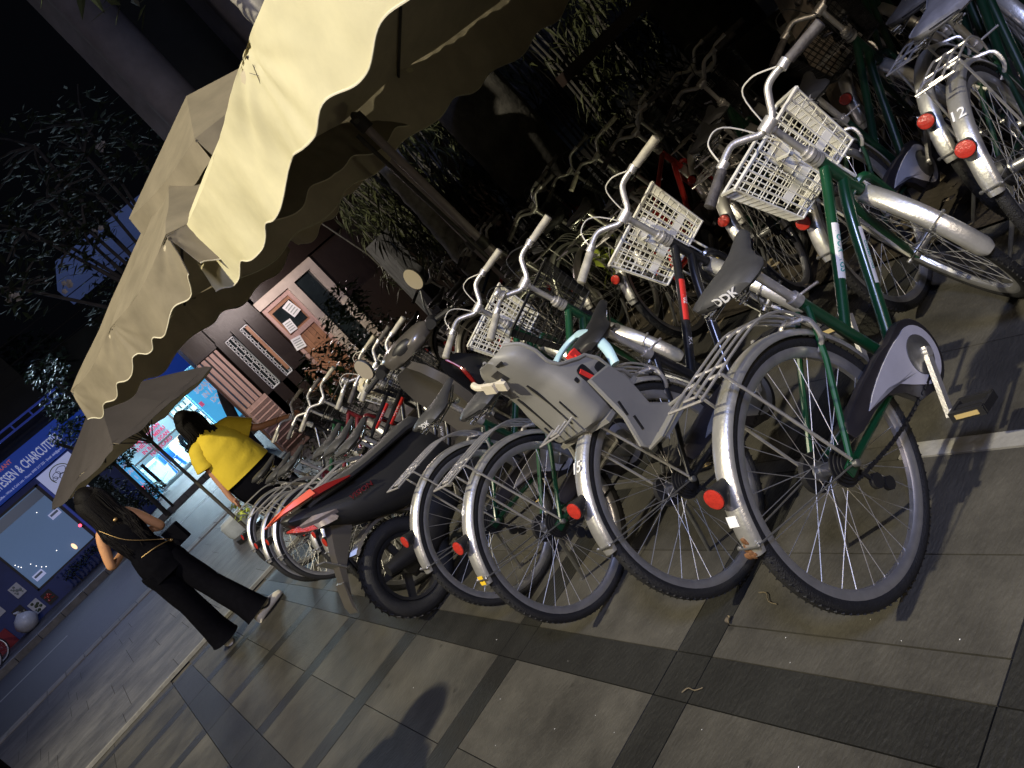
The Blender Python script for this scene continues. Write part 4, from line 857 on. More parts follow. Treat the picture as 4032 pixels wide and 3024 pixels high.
# ---------------------------------------------------------------- buildings across the road
def wall_text(t, body, x, z, y, size, mt, align='CENTER', sx=1., bold=0., nm='lettering', shear=0):
    me = text_mesh(body, size, mt, .012, lambda co: V((co.x * sx, -co.z, co.y)), bold, align, shear); o = link(nm, me, t); o.location = (x, y, z); return o
def rect(mb, x0, x1, z0, z1, y, d=.05, mi=0): mb.box(((x0 + x1) / 2, y, (z0 + z1) / 2), (x1 - x0, d, z1 - z0), None, mi)
Y = 24.
t = thing('delicatessen_shop', 'blue delicatessen shop front with glowing sign and big window across the road', 'shop', (-2, Y, gz(Y)))
def sub(): return MB()
def put(nm, mb, mt, par=None, smooth=False):
    o = obj(nm, mb, mt, par or t, smooth)
    if par is None: o.location = -V((t.location.x, t.location.y, t.location.z))
    return o
m = MB(); rect(m, -12, -1.33, .3, 3.45, Y + .12, .2); rect(m, .5, 2.2, .3, 3.45, Y + .12, .2); rect(m, -1.33, .5, .3, 1.25, Y + .12, .2); rect(m, -1.33, .5, 3.3, 3.45, Y + .12, .2); wl = put('wall', m, 'deli_blue')
m = MB(); rect(m, -12, 2.3, 4.3, 8.5, Y + .5, .3); put('upper_wall', m, 'plaster_dk')
m = MB(); rect(m, -8, 2.0, 3.47, 4.25, Y - .12, .22); sg = put('sign_band', m, 'deli_sign')
wall_text(sg, 'DELICATESSEN & CHARCUTERIE', 1.74, 3.84, Y - .245, .36, 'deli_text', 'RIGHT', .47, .004)
wall_text(sg, 'RESTAURANT', .55, 4.13, Y - .245, .15, 'deli_red', 'RIGHT', .9, .002)
wall_text(sg, 'Coffee - Wine & Cold cuts - Phone: 0905 217 233 - Email: deli@gmail.com', 1.72, 3.57, Y - .245, .085, 'deli_text', 'RIGHT', .8)
m = MB()
for z in (4.62, 4.80): m.box((-2, Y - .5, z), (9.2, .05, .05))
for x in [-6 + .55 * k for k in range(16)]: m.box((x, Y - .5, 4.71), (.04, .04, .18))
put('roof_rail', m, 'blue_bar')
m = MB(); rect(m, -1.3, .47, 1.28, 3.27, Y + .1, .02); w_ = put('window', m, 'deli_glass')
m = MB()
for a in ((-1.34, -1.28, 1.25, 3.3), (.45, .53, 1.25, 3.3), (-1.34, .53, 3.25, 3.31), (-1.34, .53, 1.23, 1.29)): rect(m, *a, Y + .06, .08)
obj('frame', m, 'plastic_b', w_, False)
m = MB(); rect(m, -1.3, .47, 2.95, 3.22, Y + .07, .02); obj('blind', m, 'lit_blue', w_, False)
for x, z, s_ in ((.27, 2.42, 1), (-1.05, 1.53, 1)):
    m = MB(); rect(m, x - .14, x + .14, z - .09, z + .09, Y + .055, .01); o = obj('notice', m, 'deli_board', w_, False); m = MB(); rect(m, x - .11, x + .11, z - .01, z + .05, Y + .046, .006); obj('print', m, 'lit_blue', o, False)
m = MB()
for x, z in ((-1.22, 2.12), (-1.2, 2.04), (-1.17, 1.98), (-.98, 1.88), (-.93, 1.75), (-.87, 1.64), (-.80, 1.57), (-.36, 1.69), (.02, 2.75)): m.sph((x, Y + .03, z), .012, 4)
put('string_light', m, 'bulb', None)
m = MB(); m.sph((-.02, Y - .02, 1.46), .07, 8, (.7, .5, 1.4)); put('table_lamp', m, 'warm', None)
m = MB(); rect(m, .62, 1.62, 2.72, 3.41, Y - .05, .06); bd = put('logo_board', m, 'deli_board')
m = MB(); c = V((1.1, Y - .09, 3.1)); m.tube([c + V((math.cos(a) * .27, 0, math.sin(a) * .24)) for a in [R(-30) + R(240) * q / 20 for q in range(21)]], .012, 5); obj('emblem_arc', m, 'leaf_y', bd)
m = MB()
for k, (cx, cz, r) in enumerate(((-.1, .02, .1), (.06, .06, .12), (.0, -.08, .09), (-.19, -.02, .06))): m.tube([c + V((cx + math.cos(a) * r * (1 + .12 * math.sin(3 * a + k)), -.004, cz + math.sin(a) * r * .8)) for a in [q * math.pi / 10 for q in range(20)]], .007, 4, True)
obj('emblem_lines', m, 'blackdecal', bd)
m = MB(); rect(m, .95, 1.35, 2.83, 2.9, Y - .088, .012); obj('emblem_band', m, 'blackdecal', bd, False)
m = MB(); rect(m, .62, 1.7, .6, 2.68, Y + .0, .06); dr = put('door', m, 'glass')
for (x, z, w, h_) in ((.94, 2.4, .2, .19), (1.18, 2.36, .28, .24), (1.08, 2.2, .1, .08)):
    m = MB(); rect(m, x - w / 2, x + w / 2, z - h_ / 2, z + h_ / 2, Y - .045, .01); o = obj('notice', m, 'deli_board', dr, False)
    m = MB(); [rect(m, x - w * .35, x + w * .3, z + h_ * k - .008, z + h_ * k + .008, Y - .053, .004) for k in (-.25, 0, .22)]; obj('print', m, 'ink', o, False)
m = MB(); m.box((.57, Y - .04, 1.9), (.06, .06, 2.7)); put('post', m, 'blue_bar')
for i, (x, z) in enumerate(((-1.62, 1.62), (-1.95, 1.15), (-1.62, 1.0), (-1.28, .95), (-2.25, 1.6))):
    m = MB(); rect(m, x - .13, x + .13, z - .17, z + .17, Y - .0, .02); o = put('poster', m, ('paper', 'darkmetal')[i in (1, 3)]); o = [c_ for c_ in t.children if c_.name.startswith('poster')][-1]
    m = MB(); [m.sph((x + random.uniform(-.08, .08), Y - .02, z + random.uniform(-.12, .12)), random.uniform(.015, .04), 5, (1, .2, 1)) for k in range(9)]; q = obj('print', m, ('ink', 'grip_w', 'leaf', 'lens')[i % 4], o)
m = MB(); rect(m, -9, -2.42, .3, 1.15, Y - .02, .06); put('red_plinth', m, 'redwall')
m = MB()
for k in range(16): m.box((-.75 + k * .12, Y - .32, 1.0), (.07, .03, .5))
m.box((.15, Y - .3, 1.22), (2., .06, .05)); put('blue_planter_fence', m, 'deli_blue')
m = MB(); m.sph((.44, Y - .45, 1.75), .04, 6); o = obj('tail_light', m, 'bulb_red'); tag(o, 'small glowing red lamp below the right corner of the deli window', 'lamp')
# white rubbish bag on the far kerb
m = MB(); rings = []
for i in range(11):
    a = math.pi * i / 10; r = .26 * math.sin(a) ** .7 + .005
    rings.append([V((math.cos(b) * r * (1 + .14 * noise.noise(V((math.cos(b) * 2, math.sin(b) * 2, i * .5)))), math.sin(b) * r, .24 - math.cos(a) * .24 + (.06 if i == 10 else 0))) for b in [q * math.pi / 10 for q in range(20)]])
m.loft(rings); m.tube([(0, 0, .46), (.03, 0, .55), (-.04, .02, .6)], [.03, .05, .02], 7); o = obj('rubbish_bag', m, 'bagw'); o.location = (-1.97, 23.3, gz(23.3)); tag(o, 'white plastic rubbish bag by the far kerb', 'bag')
for i, (x, y, fm) in enumerate(((-3.95, 21.5, 'silverp'), (-3.8, 22.1, 'redp'))):
    bike(x, y, 78 + 8 * i, -.06, 10, ('silver bicycle parked across the road by the red plinth', 'red bicycle parked across the road behind the silver one')[i], fm, 'dia', ('wire', 'none')[i], 'grip_b', fenders=True, group='bicycles parked across the road', zoff=gz(y), wire_mat='steel')

# ---------------------------------------------------------------- brightly lit copy shop
Y = 27.; zb = .9
t = thing('copy_shop', 'brightly lit cyan copy shop with lettered glass across the road', 'shop', (4.6, Y, zb)); 
m = MB(); rect(m, 1.9, 9, zb - .3, zb + .02, Y + 2, 4.2); m.box((5.4, Y + 4.1, 2.6), (7.4, .1, 3.6)); m.box((2.3, Y + 2.2, 2.6), (.1, 4, 3.6)); m.box((8.6, Y + 2.2, 2.6), (.1, 4, 3.6)); m.box((5.4, Y + 2.1, 3.55), (7.2, 4.2, .1)); put('interior_wall', m, 'copy_wall')
m = MB(); rect(m, 1.9, 9.2, 3.6, 6.2, Y + .1, .3); rect(m, 1.9, 2.35, .3, 3.6, Y + .1, .2); rect(m, 7., 9.2, .3, 3.6, Y + .1, .2); put('facade', m, 'plaster_dk')
m = MB(); rect(m, 2.2, 7.4, 3.2, 4.35, Y - .12, .16); fs = put('fascia_sign', m, 'deli_sign'); wall_text(fs, 'PHOTO BẢO TIẾN', 5.62, 3.78, Y - .215, .32, 'grip_w', 'RIGHT', .8, .006)
m = MB(); rect(m, 2.36, 2.74, .72, 3.15, Y - .1, .08); ls = put('side_sign', m, 'cyan')
for k, s_ in enumerate(('IN', 'THE', 'SCAN', 'CAC', 'I', 'L', 'P', 'O')): wall_text(ls, s_, 2.55, 2.72 - k * .25, Y - .155, .2, 'deli_text', 'CENTER', .8, .008)
m = MB(); rect(m, 5.45, 6.95, .9, 3.15, Y - .1, .08); rs = put('side_sign', m, 'cyan')
for k, s_ in enumerate(('IN MÀU', 'SCAN ÉP', 'IN ẤN', 'DCAN', 'THER', 'IN')): wall_text(rs, s_, 5.62 + .08 * k, 2.72 - k * .28, Y - .155, .25, 'deli_text', 'LEFT', .85, .010)
m = MB(); rect(m, 5.5, 5.62, 1.95, 2.12, Y - .15, .02); obj('pink_square', m, 'copy_text', rs, False)
m = MB()
for x in (2.76, 3.55, 4.62, 5.42): rect(m, x - .03, x + .03, zb, 3.15, Y, .07)
for z in (zb + .03, 2.0, 3.12): rect(m, 2.76, 5.42, z - .03, z + .03, Y, .06)
put('shop_frame', m, 'alu')
m = MB(); rect(m, 2.8, 4.6, 1.8, 2.72, Y + .03, .012); gl = put('window_film', m, 'copy_glass')
for k, s_ in enumerate(('IN MÀU  -DCAN', 'THIẾT KẾ MENU', 'IN BẠT  -SCAN', 'NAMECARD')): wall_text(gl, s_, 3.65 + .04 * k, 2.50 - .195 * k, Y + .01, .17, 'copy_text', 'CENTER', .92, .006)
m = MB()
for x in (3.4, 4.6, 5.8): m.box((x, Y + 2, 3.46), (.12, 2.6, .05))
put('ceiling_tube', m, 'tube')
m = MB(); m.box((3.6, Y + 1.6, 1.3), (1.5, .6, .8)); m.box((3.2, Y + 1.5, 1.85), (.6, .5, .3)); m.box((3.2, Y + 1.5, 2.02), (.5, .4, .05)); put('photocopier', m, 'grey_m')
m = MB(); m.box((4.6, Y + 2.2, 1.25), (1.4, .5, .7)); m.box((4.5, Y + 2.1, 1.75), (.5, .4, .35)); m.box((4.2, Y + 2.8, 2.4), (.8, .3, 1.1)); put('printer', m, 'grey_m')
m = MB()
for sx in (-1, 1):
    for sy in (-1, 1): m.bar((3.75 + sx * .2, Y + .55 + sy * .17, zb), (3.75 + sx * .15, Y + .55 + sy * .13, zb + .45), .05, .05)
m.box((3.75, Y + .55, zb + .46), (.36, .32, .04)); m.box((3.75, Y + .55, zb + .2), (.36, .3, .03)); m.box((3.7, Y + .6, zb + .68), (.45, .36, .38)); m.box((3.66, Y + .55, zb + .92), (.36, .2, .12)); put('blue_printer', m, 'blue_m')
m = MB(); [m.box((5.9 + .0 * k, Y + 3.6, 1.4 + .35 * k), (1.4, .3, .04)) for k in range(5)]; [m.box((5.4 + .2 * (k % 6), Y + 3.55, 1.5 + .35 * (k // 6)), (.14, .2, .2)) for k in range(24)]; put('shelf', m, 'frame_pale')
m = MB(); rect(m, 2.85, 2.95, zb, 1.9, Y - .3, .1); put('black_post', m, 'plastic_b')
m = MB(); m.box((7.8, Y + 1.5, 8.0), (4.2, 3.2, .7), M.Rotation(-.05, 3, 'Y')); put('roof_edge', m, 'roof_blue')
m = MB(); m.box((2.2, 26.3, 1.35), (.45, .1, .12), M.Rotation(.0, 3, 'Y')); o = obj('red_lamp_bar', m, 'bulb_red'); tag(o, 'glowing red bar light by the foot of the left cyan sign', 'lamp')

# ---------------------------------------------------------------- timber house on this side
Y = 12.
t = thing('timber_house', 'timber house front with lattice windows and a lit panelled door', 'house', (4.2, Y, gz(Y)))
m = MB(); rect(m, 2.84, 3.28, 2.15, 3.6, Y + .1, .2); rect(m, 3.26, 4.16, 2.14, 3.6, Y + .1, .2); rect(m, 4.1, 9, 2.27, 3.6, Y + .1, .2); rect(m, 5.36, 9, .0, 2.3, Y + .1, .2); rect(m, 3.26, 3.38, .1, 2.2, Y + .06, .16); rect(m, 3.57, 3.68, .1, 2.2, Y + .06, .16); rect(m, 3.85, 4.1, .1, 2.2, Y + .06, .16); rect(m, 3.26, 4.1, .1, 1.12, Y + .05, .14); wl = put('wall', m, 'wood_dk')
m = MB(); m.box((4.9, Y + 1.3, 1.5), (3.6, .1, 3.2)); m.bar((2.93, Y + .25, 1.5), (3.16, Y + 1.3, 1.5), .06, 3.2); m.box((4.6, Y + .8, .1), (3.2, 1., .05)); put('room', m, 'wood')
m = MB(); m.bar((2.6, Y - 1.3, 2.62), (9.5, Y - 1.3, 2.62), .1, .14); m.add([(2.6, Y - 1.35, 2.66), (9.5, Y - 1.35, 2.66), (9.5, Y + .3, 3.5), (2.6, Y + .3, 3.5), (2.6, Y - 1.35, 2.72), (9.5, Y - 1.35, 2.72), (9.5, Y + .3, 3.56), (2.6, Y + .3, 3.56)], [(0, 1, 2, 3), (7, 6, 5, 4), (0, 4, 5, 1), (0, 3, 7, 4), (1, 5, 6, 2)])
for k in range(12): m.bar((2.8 + k * .58, Y - 1.25, 2.6), (2.8 + k * .58, Y + .1, 3.3), .06, .1)
put('eave', m, 'wood_dk')
for i, (x0, x1) in enumerate(((3.385, 3.565), (3.685, 3.845))):
    m = MB(); rect(m, x0, x1, 1.13, 2.13, Y + .06, .012); w_ = put('window', m, ('glass', 'lit_blue')[0])
    m = MB()
    for a in ((x0, x0 + .014, 1.13, 2.13), (x1 - .014, x1, 1.13, 2.13), (x0, x1, 2.115, 2.13), (x0, x1, 1.13, 1.15)): rect(m, *a, Y + .035, .02)
    xm = (x0 + x1) / 2; w2 = (x1 - x0) / 2 - .014; n = 6
    for k in range(n):
        za = 1.15 + .965 * k / n; hh = .965 / n
        P = lambda u, v: (xm + u * w2, Y + .04, za + v * hh)
        for a, b in (((-1, .5), (-.35, 1)), ((-1, .5), (-.35, 0)), ((1, .5), (.35, 1)), ((1, .5), (.35, 0)), ((-.35, 0), (-.35, 1)), ((.35, 0), (.35, 1)), ((-1, 0), (-.35, .5)), ((-1, 1), (-.35, .5)), ((1, 0), (.35, .5)), ((1, 1), (.35, .5)), ((-.35, 0), (.35, 0))): m.bar(P(*a), P(*b), .006, .006, (0, 1, 0))
    obj('lattice', m, 'lattice', w_, False)
m = MB(); rect(m, 3.78, 3.835, 1.2, 2.1, Y + .03, .02); put('inner_post', m, 'wood')
# folded shutter leaves
m = MB(); rect(m, 2.84, 3.25, .2, 1.18, Y + .02, .08); fr_ = put('shutter_panel', m, 'wood_p')
m = MB(); [m.box((3.05, Y - .03, .32 + .085 * k), (.36, .03, .06), M.Rotation(.5, 3, 'X')) for k in range(10)]; obj('louvre', m, 'wood_p', fr_, False)
m = MB()
for k, x in enumerate((2.86, 2.95, 3.03, 3.11, 3.19)): m.box((x, Y + .02 + .02 * (k % 2), 1.66), (.045 + .02 * (k % 2), .06, .95))
put('shutter_leaf', m, 'wood_p')
m = MB(); [m.box((2.905 + .08 * k, Y + .07, 1.66), (.035, .05, .93)) for k in range(4)]; put('shutter_gap', m, 'lit_blue')
# door
m = MB(); rect(m, 4.1, 5.35, 2.12, 2.27, Y - .02, .1); rect(m, 5.22, 5.35, .2, 2.12, Y - .02, .1); rect(m, 4.71, 4.85, .2, 2.12, Y - .02, .1); put('door_frame', m, 'frame_pale')
m = MB(); rect(m, 4.85, 5.22, .2, 2.12, Y + .02, .02); put('glass_panel', m, 'glass')
m = MB(); rect(m, 4.14, 4.71, .2, 2.12, Y + .03, .05); dr = put('door', m, 'wood')
m = MB(); rect(m, 4.14, 4.2, .2, 2.12, Y - .005, .03); rect(m, 4.65, 4.71, .2, 2.12, Y - .005, .03); rect(m, 4.2, 4.65, 1.46, 1.54, Y - .005, .03); rect(m, 4.2, 4.65, 2.04, 2.12, Y - .005, .03); obj('stile', m, 'wood_p', dr, False)
m = MB(); [rect(m, 4.21 + .088 * k, 4.29 + .088 * k, .3, 1.44, Y - .0, .022) for k in range(5)]; obj('planks', m, 'wood', dr, False)
m = MB(); rect(m, 4.24, 4.62, 1.58, 1.98, Y + .0, .02); obj('dark_panel', m, 'glass', dr, False)
for (x, z, w, h_, a) in ((4.52, 1.84, .17, .24, -.15), (4.30, 1.66, .15, .2, .12), (4.2, 1.38, .18, .2, .25)):
    m = MB(); m.box((x, Y - .035, z), (w, .006, h_), M.Rotation(a, 3, 'Y')); o = obj('notice', m, 'paper', dr, False)
    m = MB(); [m.box(V((x, Y - .04, z)) + M.Rotation(a, 3, 'Y') @ V((0, 0, h_ * k)), (w * .7, .004, h_ * .07), M.Rotation(a, 3, 'Y')) for k in (-.3, -.1, .1, .3)]; obj('print', m, 'ink', o, False)
m = MB(); m.sph((5.28, Y - .09, 1.32), .022, 6); put('door_knob', m, 'chrome', None, True)
m = MB(); [m.tube([(3.86 + .08 * k, Y - .1, .9), (3.92 + .08 * k, Y - .1, 1.0), (4.3 + .04 * k, Y - .5, .62)], .008, 6) for k in range(4)]; m.box((4.0, Y - .35, .7), (.5, .4, .04)); m.box((3.9, Y - .3, .6), (.06, .06, .7)); o = obj('wooden_chair', m, 'wood', None); tag(o, 'wooden chair in front of the lit panelled door', 'chair')
# tall pillared building above and behind it
t = thing('pillared_building', 'tall dark building with round grey pillars rising above the umbrellas', 'building', (8, 13.2, 0))
m = MB(); rect(m, 5.7, 20, 3.4, 14, 13.4, .4); put('wall', m, 'plaster_dk')
for x in (5.82, 7.93, 10.2):
    m = MB(); m.tube([(x, 12.5, 3.5), (x, 12.5, 13.5)], .36, 40); m.box((x + .0, 12.9, 8.5), (.6, .8, 10)); put('pillar', m, 'plaster', None, True)
# weathered wall post in the garden and plank
m = MB(); m.box((4.35, 8., .8), (.2, .35, 1.7)); o = obj('concrete_post', m, 'concrete'); tag(o, 'weathered concrete wall end standing in the dark planting', 'wall')
m = MB(); m.box((4.3, 2.5, .9), (.05, .16, 1.9), M.Rotation(.12, 3, 'X')); o = obj('wooden_plank', m, 'plank'); tag(o, 'pale upright plank behind the second row of bicycles', 'plank')
m = MB(); m.box((5.2, 1.2, 1.4), (.05, .5, 2.6), M.Rotation(.05, 3, 'X')); m.box((5.2, 2.6, .8), (.06, 5, .1)); m.box((5.2, 2.6, 1.5), (.06, 5, .1)); o = obj('garden_fence', m, 'wood_dk'); tag(o, 'dark timber garden fence behind the second row', 'fence')
m = MB(); m.loft([[V((1.40 + w * math.cos(a), 10.7 + w * .8 * math.sin(a), z)) for a in [q * math.pi / 8 for q in range(16)]] for w, z in ((.16, gz(10.7) - .02), (.19, gz(10.7) + .05), (.19, gz(10.7) + .2), (.15, gz(10.7) + .24))]); o = obj('umbrella_weight', m, 'conc_bench'); tag(o, 'pale concrete weight beside the slim umbrella pole', 'weight')
# ---------------------------------------------------------------- plants
def leaves(mb, n, pos, L, w, rnd, droop=.3, up=.2, outc=None):
    for i in range(n):
        c = pos(rnd)
        if c is None: continue
        a = rnd.uniform(0, 6.283); l_ = L * rnd.uniform(.6, 1.35)
        d = V((math.cos(a), math.sin(a), rnd.uniform(-droop - .4, up + .3)))
        if outc is not None: d = d * .7 + (c - outc).normalized() * .8
        d.normalize(); s_ = d.cross(V((rnd.uniform(-.5, .5), rnd.uniform(-.5, .5), 1))).normalized() * (w * l_ / L); n_ = s_.cross(d).normalized()
        m1 = c + d * l_ * .45 + n_ * (-.06 * l_); tip = c + d * l_ - V((0, 0, droop * l_ * .5))
        mb.add([c, m1 + s_ * .5 + n_ * .12 * w, tip, m1 - s_ * .5 + n_ * .12 * w, m1], [(0, 1, 4), (1, 2, 4), (4, 2, 3), (0, 4, 3)])
def blob(cs):      # clustered positions
    def f(rnd):
        c, r = rnd.choice(cs); v = V((rnd.gauss(0, 1), rnd.gauss(0, 1), rnd.gauss(0, 1))).normalized() * r * rnd.uniform(.35, 1.) ** .6
        return V(c) + V((v.x, v.y, v.z * .85))
    return f
def plant(nm, label, cat, base, stems, clusters, n, L, w, lm, seed, bm='bark_dk', droop=.3, r0=.05, group=None):
    rnd = random.Random(seed); t = thing(nm, label, cat, base, group=group); B = V(base)
    mb = MB()
    for s_ in stems: mb.tube([V(p) - B for p in curve(s_, 4)], [r0 * (1 - .75 * k / (len(s_) * 4)) for k in range((len(s_) - 1) * 4 + 1)], 8)
    obj('trunk' if r0 > .03 else 'stem', mb, bm, t)
    mb = MB(); f = blob(clusters); leaves(mb, n, lambda r: f(r) - B, L, w, rnd, droop); obj('crown' if r0 > .03 else 'foliage', mb, lm, t, False); return t
def trunk(nm, label, p0, p1, r0, r1, mt, rings, seed):
    t = thing(nm, label, 'tree', p0); mb = MB(); rs = []; n = 90; P0 = V((0, 0, 0)); P1 = V(p1) - V(p0)
    for i in range(n + 1):
        u = i / n; c = P0.lerp(P1, u) + V((.04 * math.sin(u * 3), 0, 0)); r = r0 + (r1 - r0) * u ** .7 + (.012 * (1 if (u * rings) % 1 < .25 else 0) if rings else .03 * noise.noise(V((u * 6, seed, 0))))
        rs.append([c + V((math.cos(a), math.sin(a), 0)) * (r * (1 + .07 * noise.noise(V((math.cos(a) * 2, math.sin(a) * 2, u * 14 + seed))))) for a in [q * math.pi / 12 for q in range(24)]])
    mb.loft(rs); obj('trunk', mb, mt, t); return t
rnd = random.Random(5)
def fronds(t, top, n, L, seed, lm='leaf_dk'):
    r = random.Random(seed); mb = MB()
    for i in range(n):
        a = i * 2.4 + r.uniform(-.2, .2); el = r.uniform(-.2, 1.0); d = V((math.cos(a) * math.cos(el), math.sin(a) * math.cos(el), math.sin(el)))
        pts = [V(top) + d * L * k / 8 + V((0, 0, -.55 * L * (k / 8) ** 2)) for k in range(9)]; mb.tube(pts, [.02 * (1 - k / 9) + .003 for k in range(9)], 5)
        for k in range(1, 9):
            for s_ in (-1, 1):
                for q in range(3):
                    p = pts[k - 1].lerp(pts[k], q / 3); dd = (pts[k] - pts[k - 1]).normalized(); sd = dd.cross(V((0, 0, 1))).normalized() * s_
                    tp = p + sd * .4 * (1 - k / 14) + dd * .2 - V((0, 0, .18)); mb.add([p, (p + tp) / 2 + dd * .02, tp, (p + tp) / 2 - dd * .02], [(0, 1, 2, 3)])
    obj('crown', mb, lm, t, False)
t = trunk('palm_tree', 'ringed grey palm trunk behind the umbrella mast', (3.96, 6.2, 0), (4.15, 6.3, 7.5), .15, .10, 'bark', 54, 1); fronds(t, (.19, .1, 7.5), 14, 1.9, 3)
t = trunk('dark_tree', 'thick dark tree trunk beyond the second row of bicycles', (4.75, 5.5, 0), (4.45, 5.6, 5.2), .32, .36, 'bark_dk', 0, 2)
mb = MB(); f = blob([((0, 0, 5.2), 1.6), ((1.2, .6, 5.6), 1.2), ((-1, .4, 4.9), 1.1)]); leaves(mb, 1200, f, .22, .07, rnd); obj('crown', mb, 'leaf_dk', t, False)
t = trunk('dark_tree', 'dark tree trunk at the top edge of the picture', (6.3, 4.3, 0), (6.0, 4.4, 5.2), .36, .34, 'bark_dk', 0, 4)
mb = MB(); f = blob([((0, 0, 5.4), 1.6), ((1.2, .6, 5.6), 1.2)]); leaves(mb, 900, f, .22, .07, rnd); obj('crown', mb, 'leaf_dk', t, False)
# bamboo clumps with hanging slender leaves
def bamboo(label, base, n, seed, cl, nl=2600):
    r = random.Random(seed); t = thing('bamboo', label, 'plant', base, group='bamboo clumps in the dark garden'); mb = MB()
    for i in range(n):
        a = r.uniform(0, 6.28); q = r.uniform(0, .55); p = V((math.cos(a) * q, math.sin(a) * q, 0)); mb.tube([p, p * 1.15 + V((0, 0, 1.6)), p * 1.7 + V((r.uniform(-.2, .2), r.uniform(-.2, .2), 3.1))], [.014, .012, .005], 6)
    obj('cane', mb, 'bark_dk', t)
    mb = MB(); f = blob(cl); B = V(base); leaves(mb, nl, lambda k: f(k) - B, .17, .024, r, .75, -.2); obj('foliage', mb, 'leaf_b', t, False)
bamboo('bamboo with hanging slender leaves right of the palm trunk', (4.5, 6.6, 0), 26, 11, [((4.5, 6.5, 2.0), .6), ((4.9, 6.3, 2.4), .6), ((4.3, 6.9, 1.5), .5), ((5.2, 6.4, 1.9), .6), ((4.6, 6.2, 1.2), .5)])
bamboo('bamboo left of the palm trunk under the umbrella edge', (5.2, 8.8, 0), 22, 12, [((4.95, 8.6, 1.9), .5), ((5.3, 8.9, 2.3), .7), ((4.9, 8.6, 1.2), .5), ((5.6, 8.8, 1.7), .6), ((5.8, 9.2, 2.6), .7)])
bamboo('bamboo filling the dark garden behind the thick trunk', (5.9, 5.6, 0), 30, 13, [((5.9, 5.6, 2.0), .7), ((5.5, 6.0, 2.6), .7), ((6.3, 5.2, 1.5), .7), ((5.7, 5.0, 1.0), .6), ((6.6, 5.9, 2.7), .8)])
bamboo('bamboo at the far right of the garden', (6.2, 2.9, 0), 30, 14, [((6.2, 2.9, 1.6), .8), ((6.5, 3.4, 2.3), .8), ((6.1, 2.2, 1.1), .7), ((6.8, 2.6, 2.2), .8)])
sh = [((2.85, 6.85, 1.15), .34), ((3.05, 7.1, .95), .36), ((2.65, 6.9, .8), .34), ((2.95, 6.7, 1.38), .22), ((2.6, 7.3, 1.05), .3), ((3.2, 6.9, .7), .3)]
plant('glossy_shrub', 'glossy dark green shrub between the bicycles and the lit door', 'shrub', (2.9, 6.95, 0), [[(2.9, 6.95, 0), (2.88, 6.95, .5), (2.8, 6.9, 1.1)], [(2.9, 6.95, 0), (3.0, 7.05, .5), (3.1, 7.1, 1.0)]], sh, 1500, .085, .034, 'leaf', 21, r0=.02)
plant('low_shrub', 'low feathery shrub beside the last bicycles', 'shrub', (2.2, 7.5, 0), [[(2.2, 7.5, 0), (2.2, 7.5, .5), (2.1, 7.45, .8)]], [((2.2, 7.5, .6), .35), ((2.5, 7.4, .5), .35), ((2.0, 7.6, .4), .3), ((2.35, 7.6, .8), .22)], 1500, .07, .016, 'leaf_b', 22, r0=.015)
plant('yellow_plant', 'bright yellow-green leafy plant glowing between the second-row bicycles', 'plant', (3.35, 3.95, 0), [[(3.35, 3.95, 0), (3.36, 3.95, .25), (3.33, 3.9, .5)]], [((3.34, 3.92, .52), .12), ((3.4, 4.0, .38), .13), ((3.3, 3.85, .35), .1)], 90, .12, .05, 'leaf_y', 23, r0=.008)
lamp('garden_light', 'POINT', (3.12, 3.72, .75), 1.6, (1, .95, .6), .03)
plant('pot_plant', 'sunlit-looking yellow-green potted plant by the street, below the woman in yellow', 'plant', (1.55, 9.7, gz(9.7)), [[(1.55, 9.7, .08), (1.55, 9.7, .3), (1.5, 9.68, .5)]], [((1.5, 9.7, .52), .14), ((1.62, 9.75, .4), .15), ((1.42, 9.6, .38), .12)], 160, .08, .035, 'leaf_y', 24, r0=.01)
lamp('planter_light', 'POINT', (1.35, 9.35, .7), 2.2, (1, .95, .65), .03)
# frangipani at the upper left
def frang(label, base, cl, n, seed, L=.26, flowers=()):
    r = random.Random(seed); t = thing('frangipani_tree', label, 'tree', base); B = V(base); mb = MB()
    mb.tube([V((0, 0, 0)), V((.1, 0, 1.4)), V((0, .1, 2.6))], [.14, .12, .1], 10)
    for c, q in cl:
        e = V(c) - B; s0 = V((0, .1, 2.4)); mb.tube(curve([s0, s0.lerp(e, .5) + V((r.uniform(-.3, .3), r.uniform(-.3, .3), -.2)), e], 5), [.06] * 3 + [.04] * 4 + [.03] * 4, 7)
        for k in range(6):
            e2 = e + V((r.uniform(-q, q), r.uniform(-q, q), r.uniform(-q * .6, q * .8))); mb.tube([e, e.lerp(e2, .5) + V((0, 0, .05)), e2], [.025, .02, .012], 6)
    obj('trunk', mb, 'bark_dk', t); mb = MB(); f = blob(cl); leaves(mb, n, lambda k: f(k) - B, L, .075, r, .2); obj('crown', mb, 'leaf_dk', t, False)
    if flowers:
        mb = MB()
        for fl in flowers:
            for j in range(5):
                c = V(fl) - B + V((r.uniform(-.1, .1), r.uniform(-.1, .1), r.uniform(-.08, .08)))
                for k in range(5):
                    a = k * 1.257 + j; d = V((math.cos(a), -.5, math.sin(a))) * .05; s_ = V((-math.sin(a), 0, math.cos(a))) * .02; mb.add([c, c + d * .6 + s_, c + d, c + d * .6 - s_], [(0, 1, 2, 3)])
        obj('flower', mb, 'petal', t, False)
FR = []
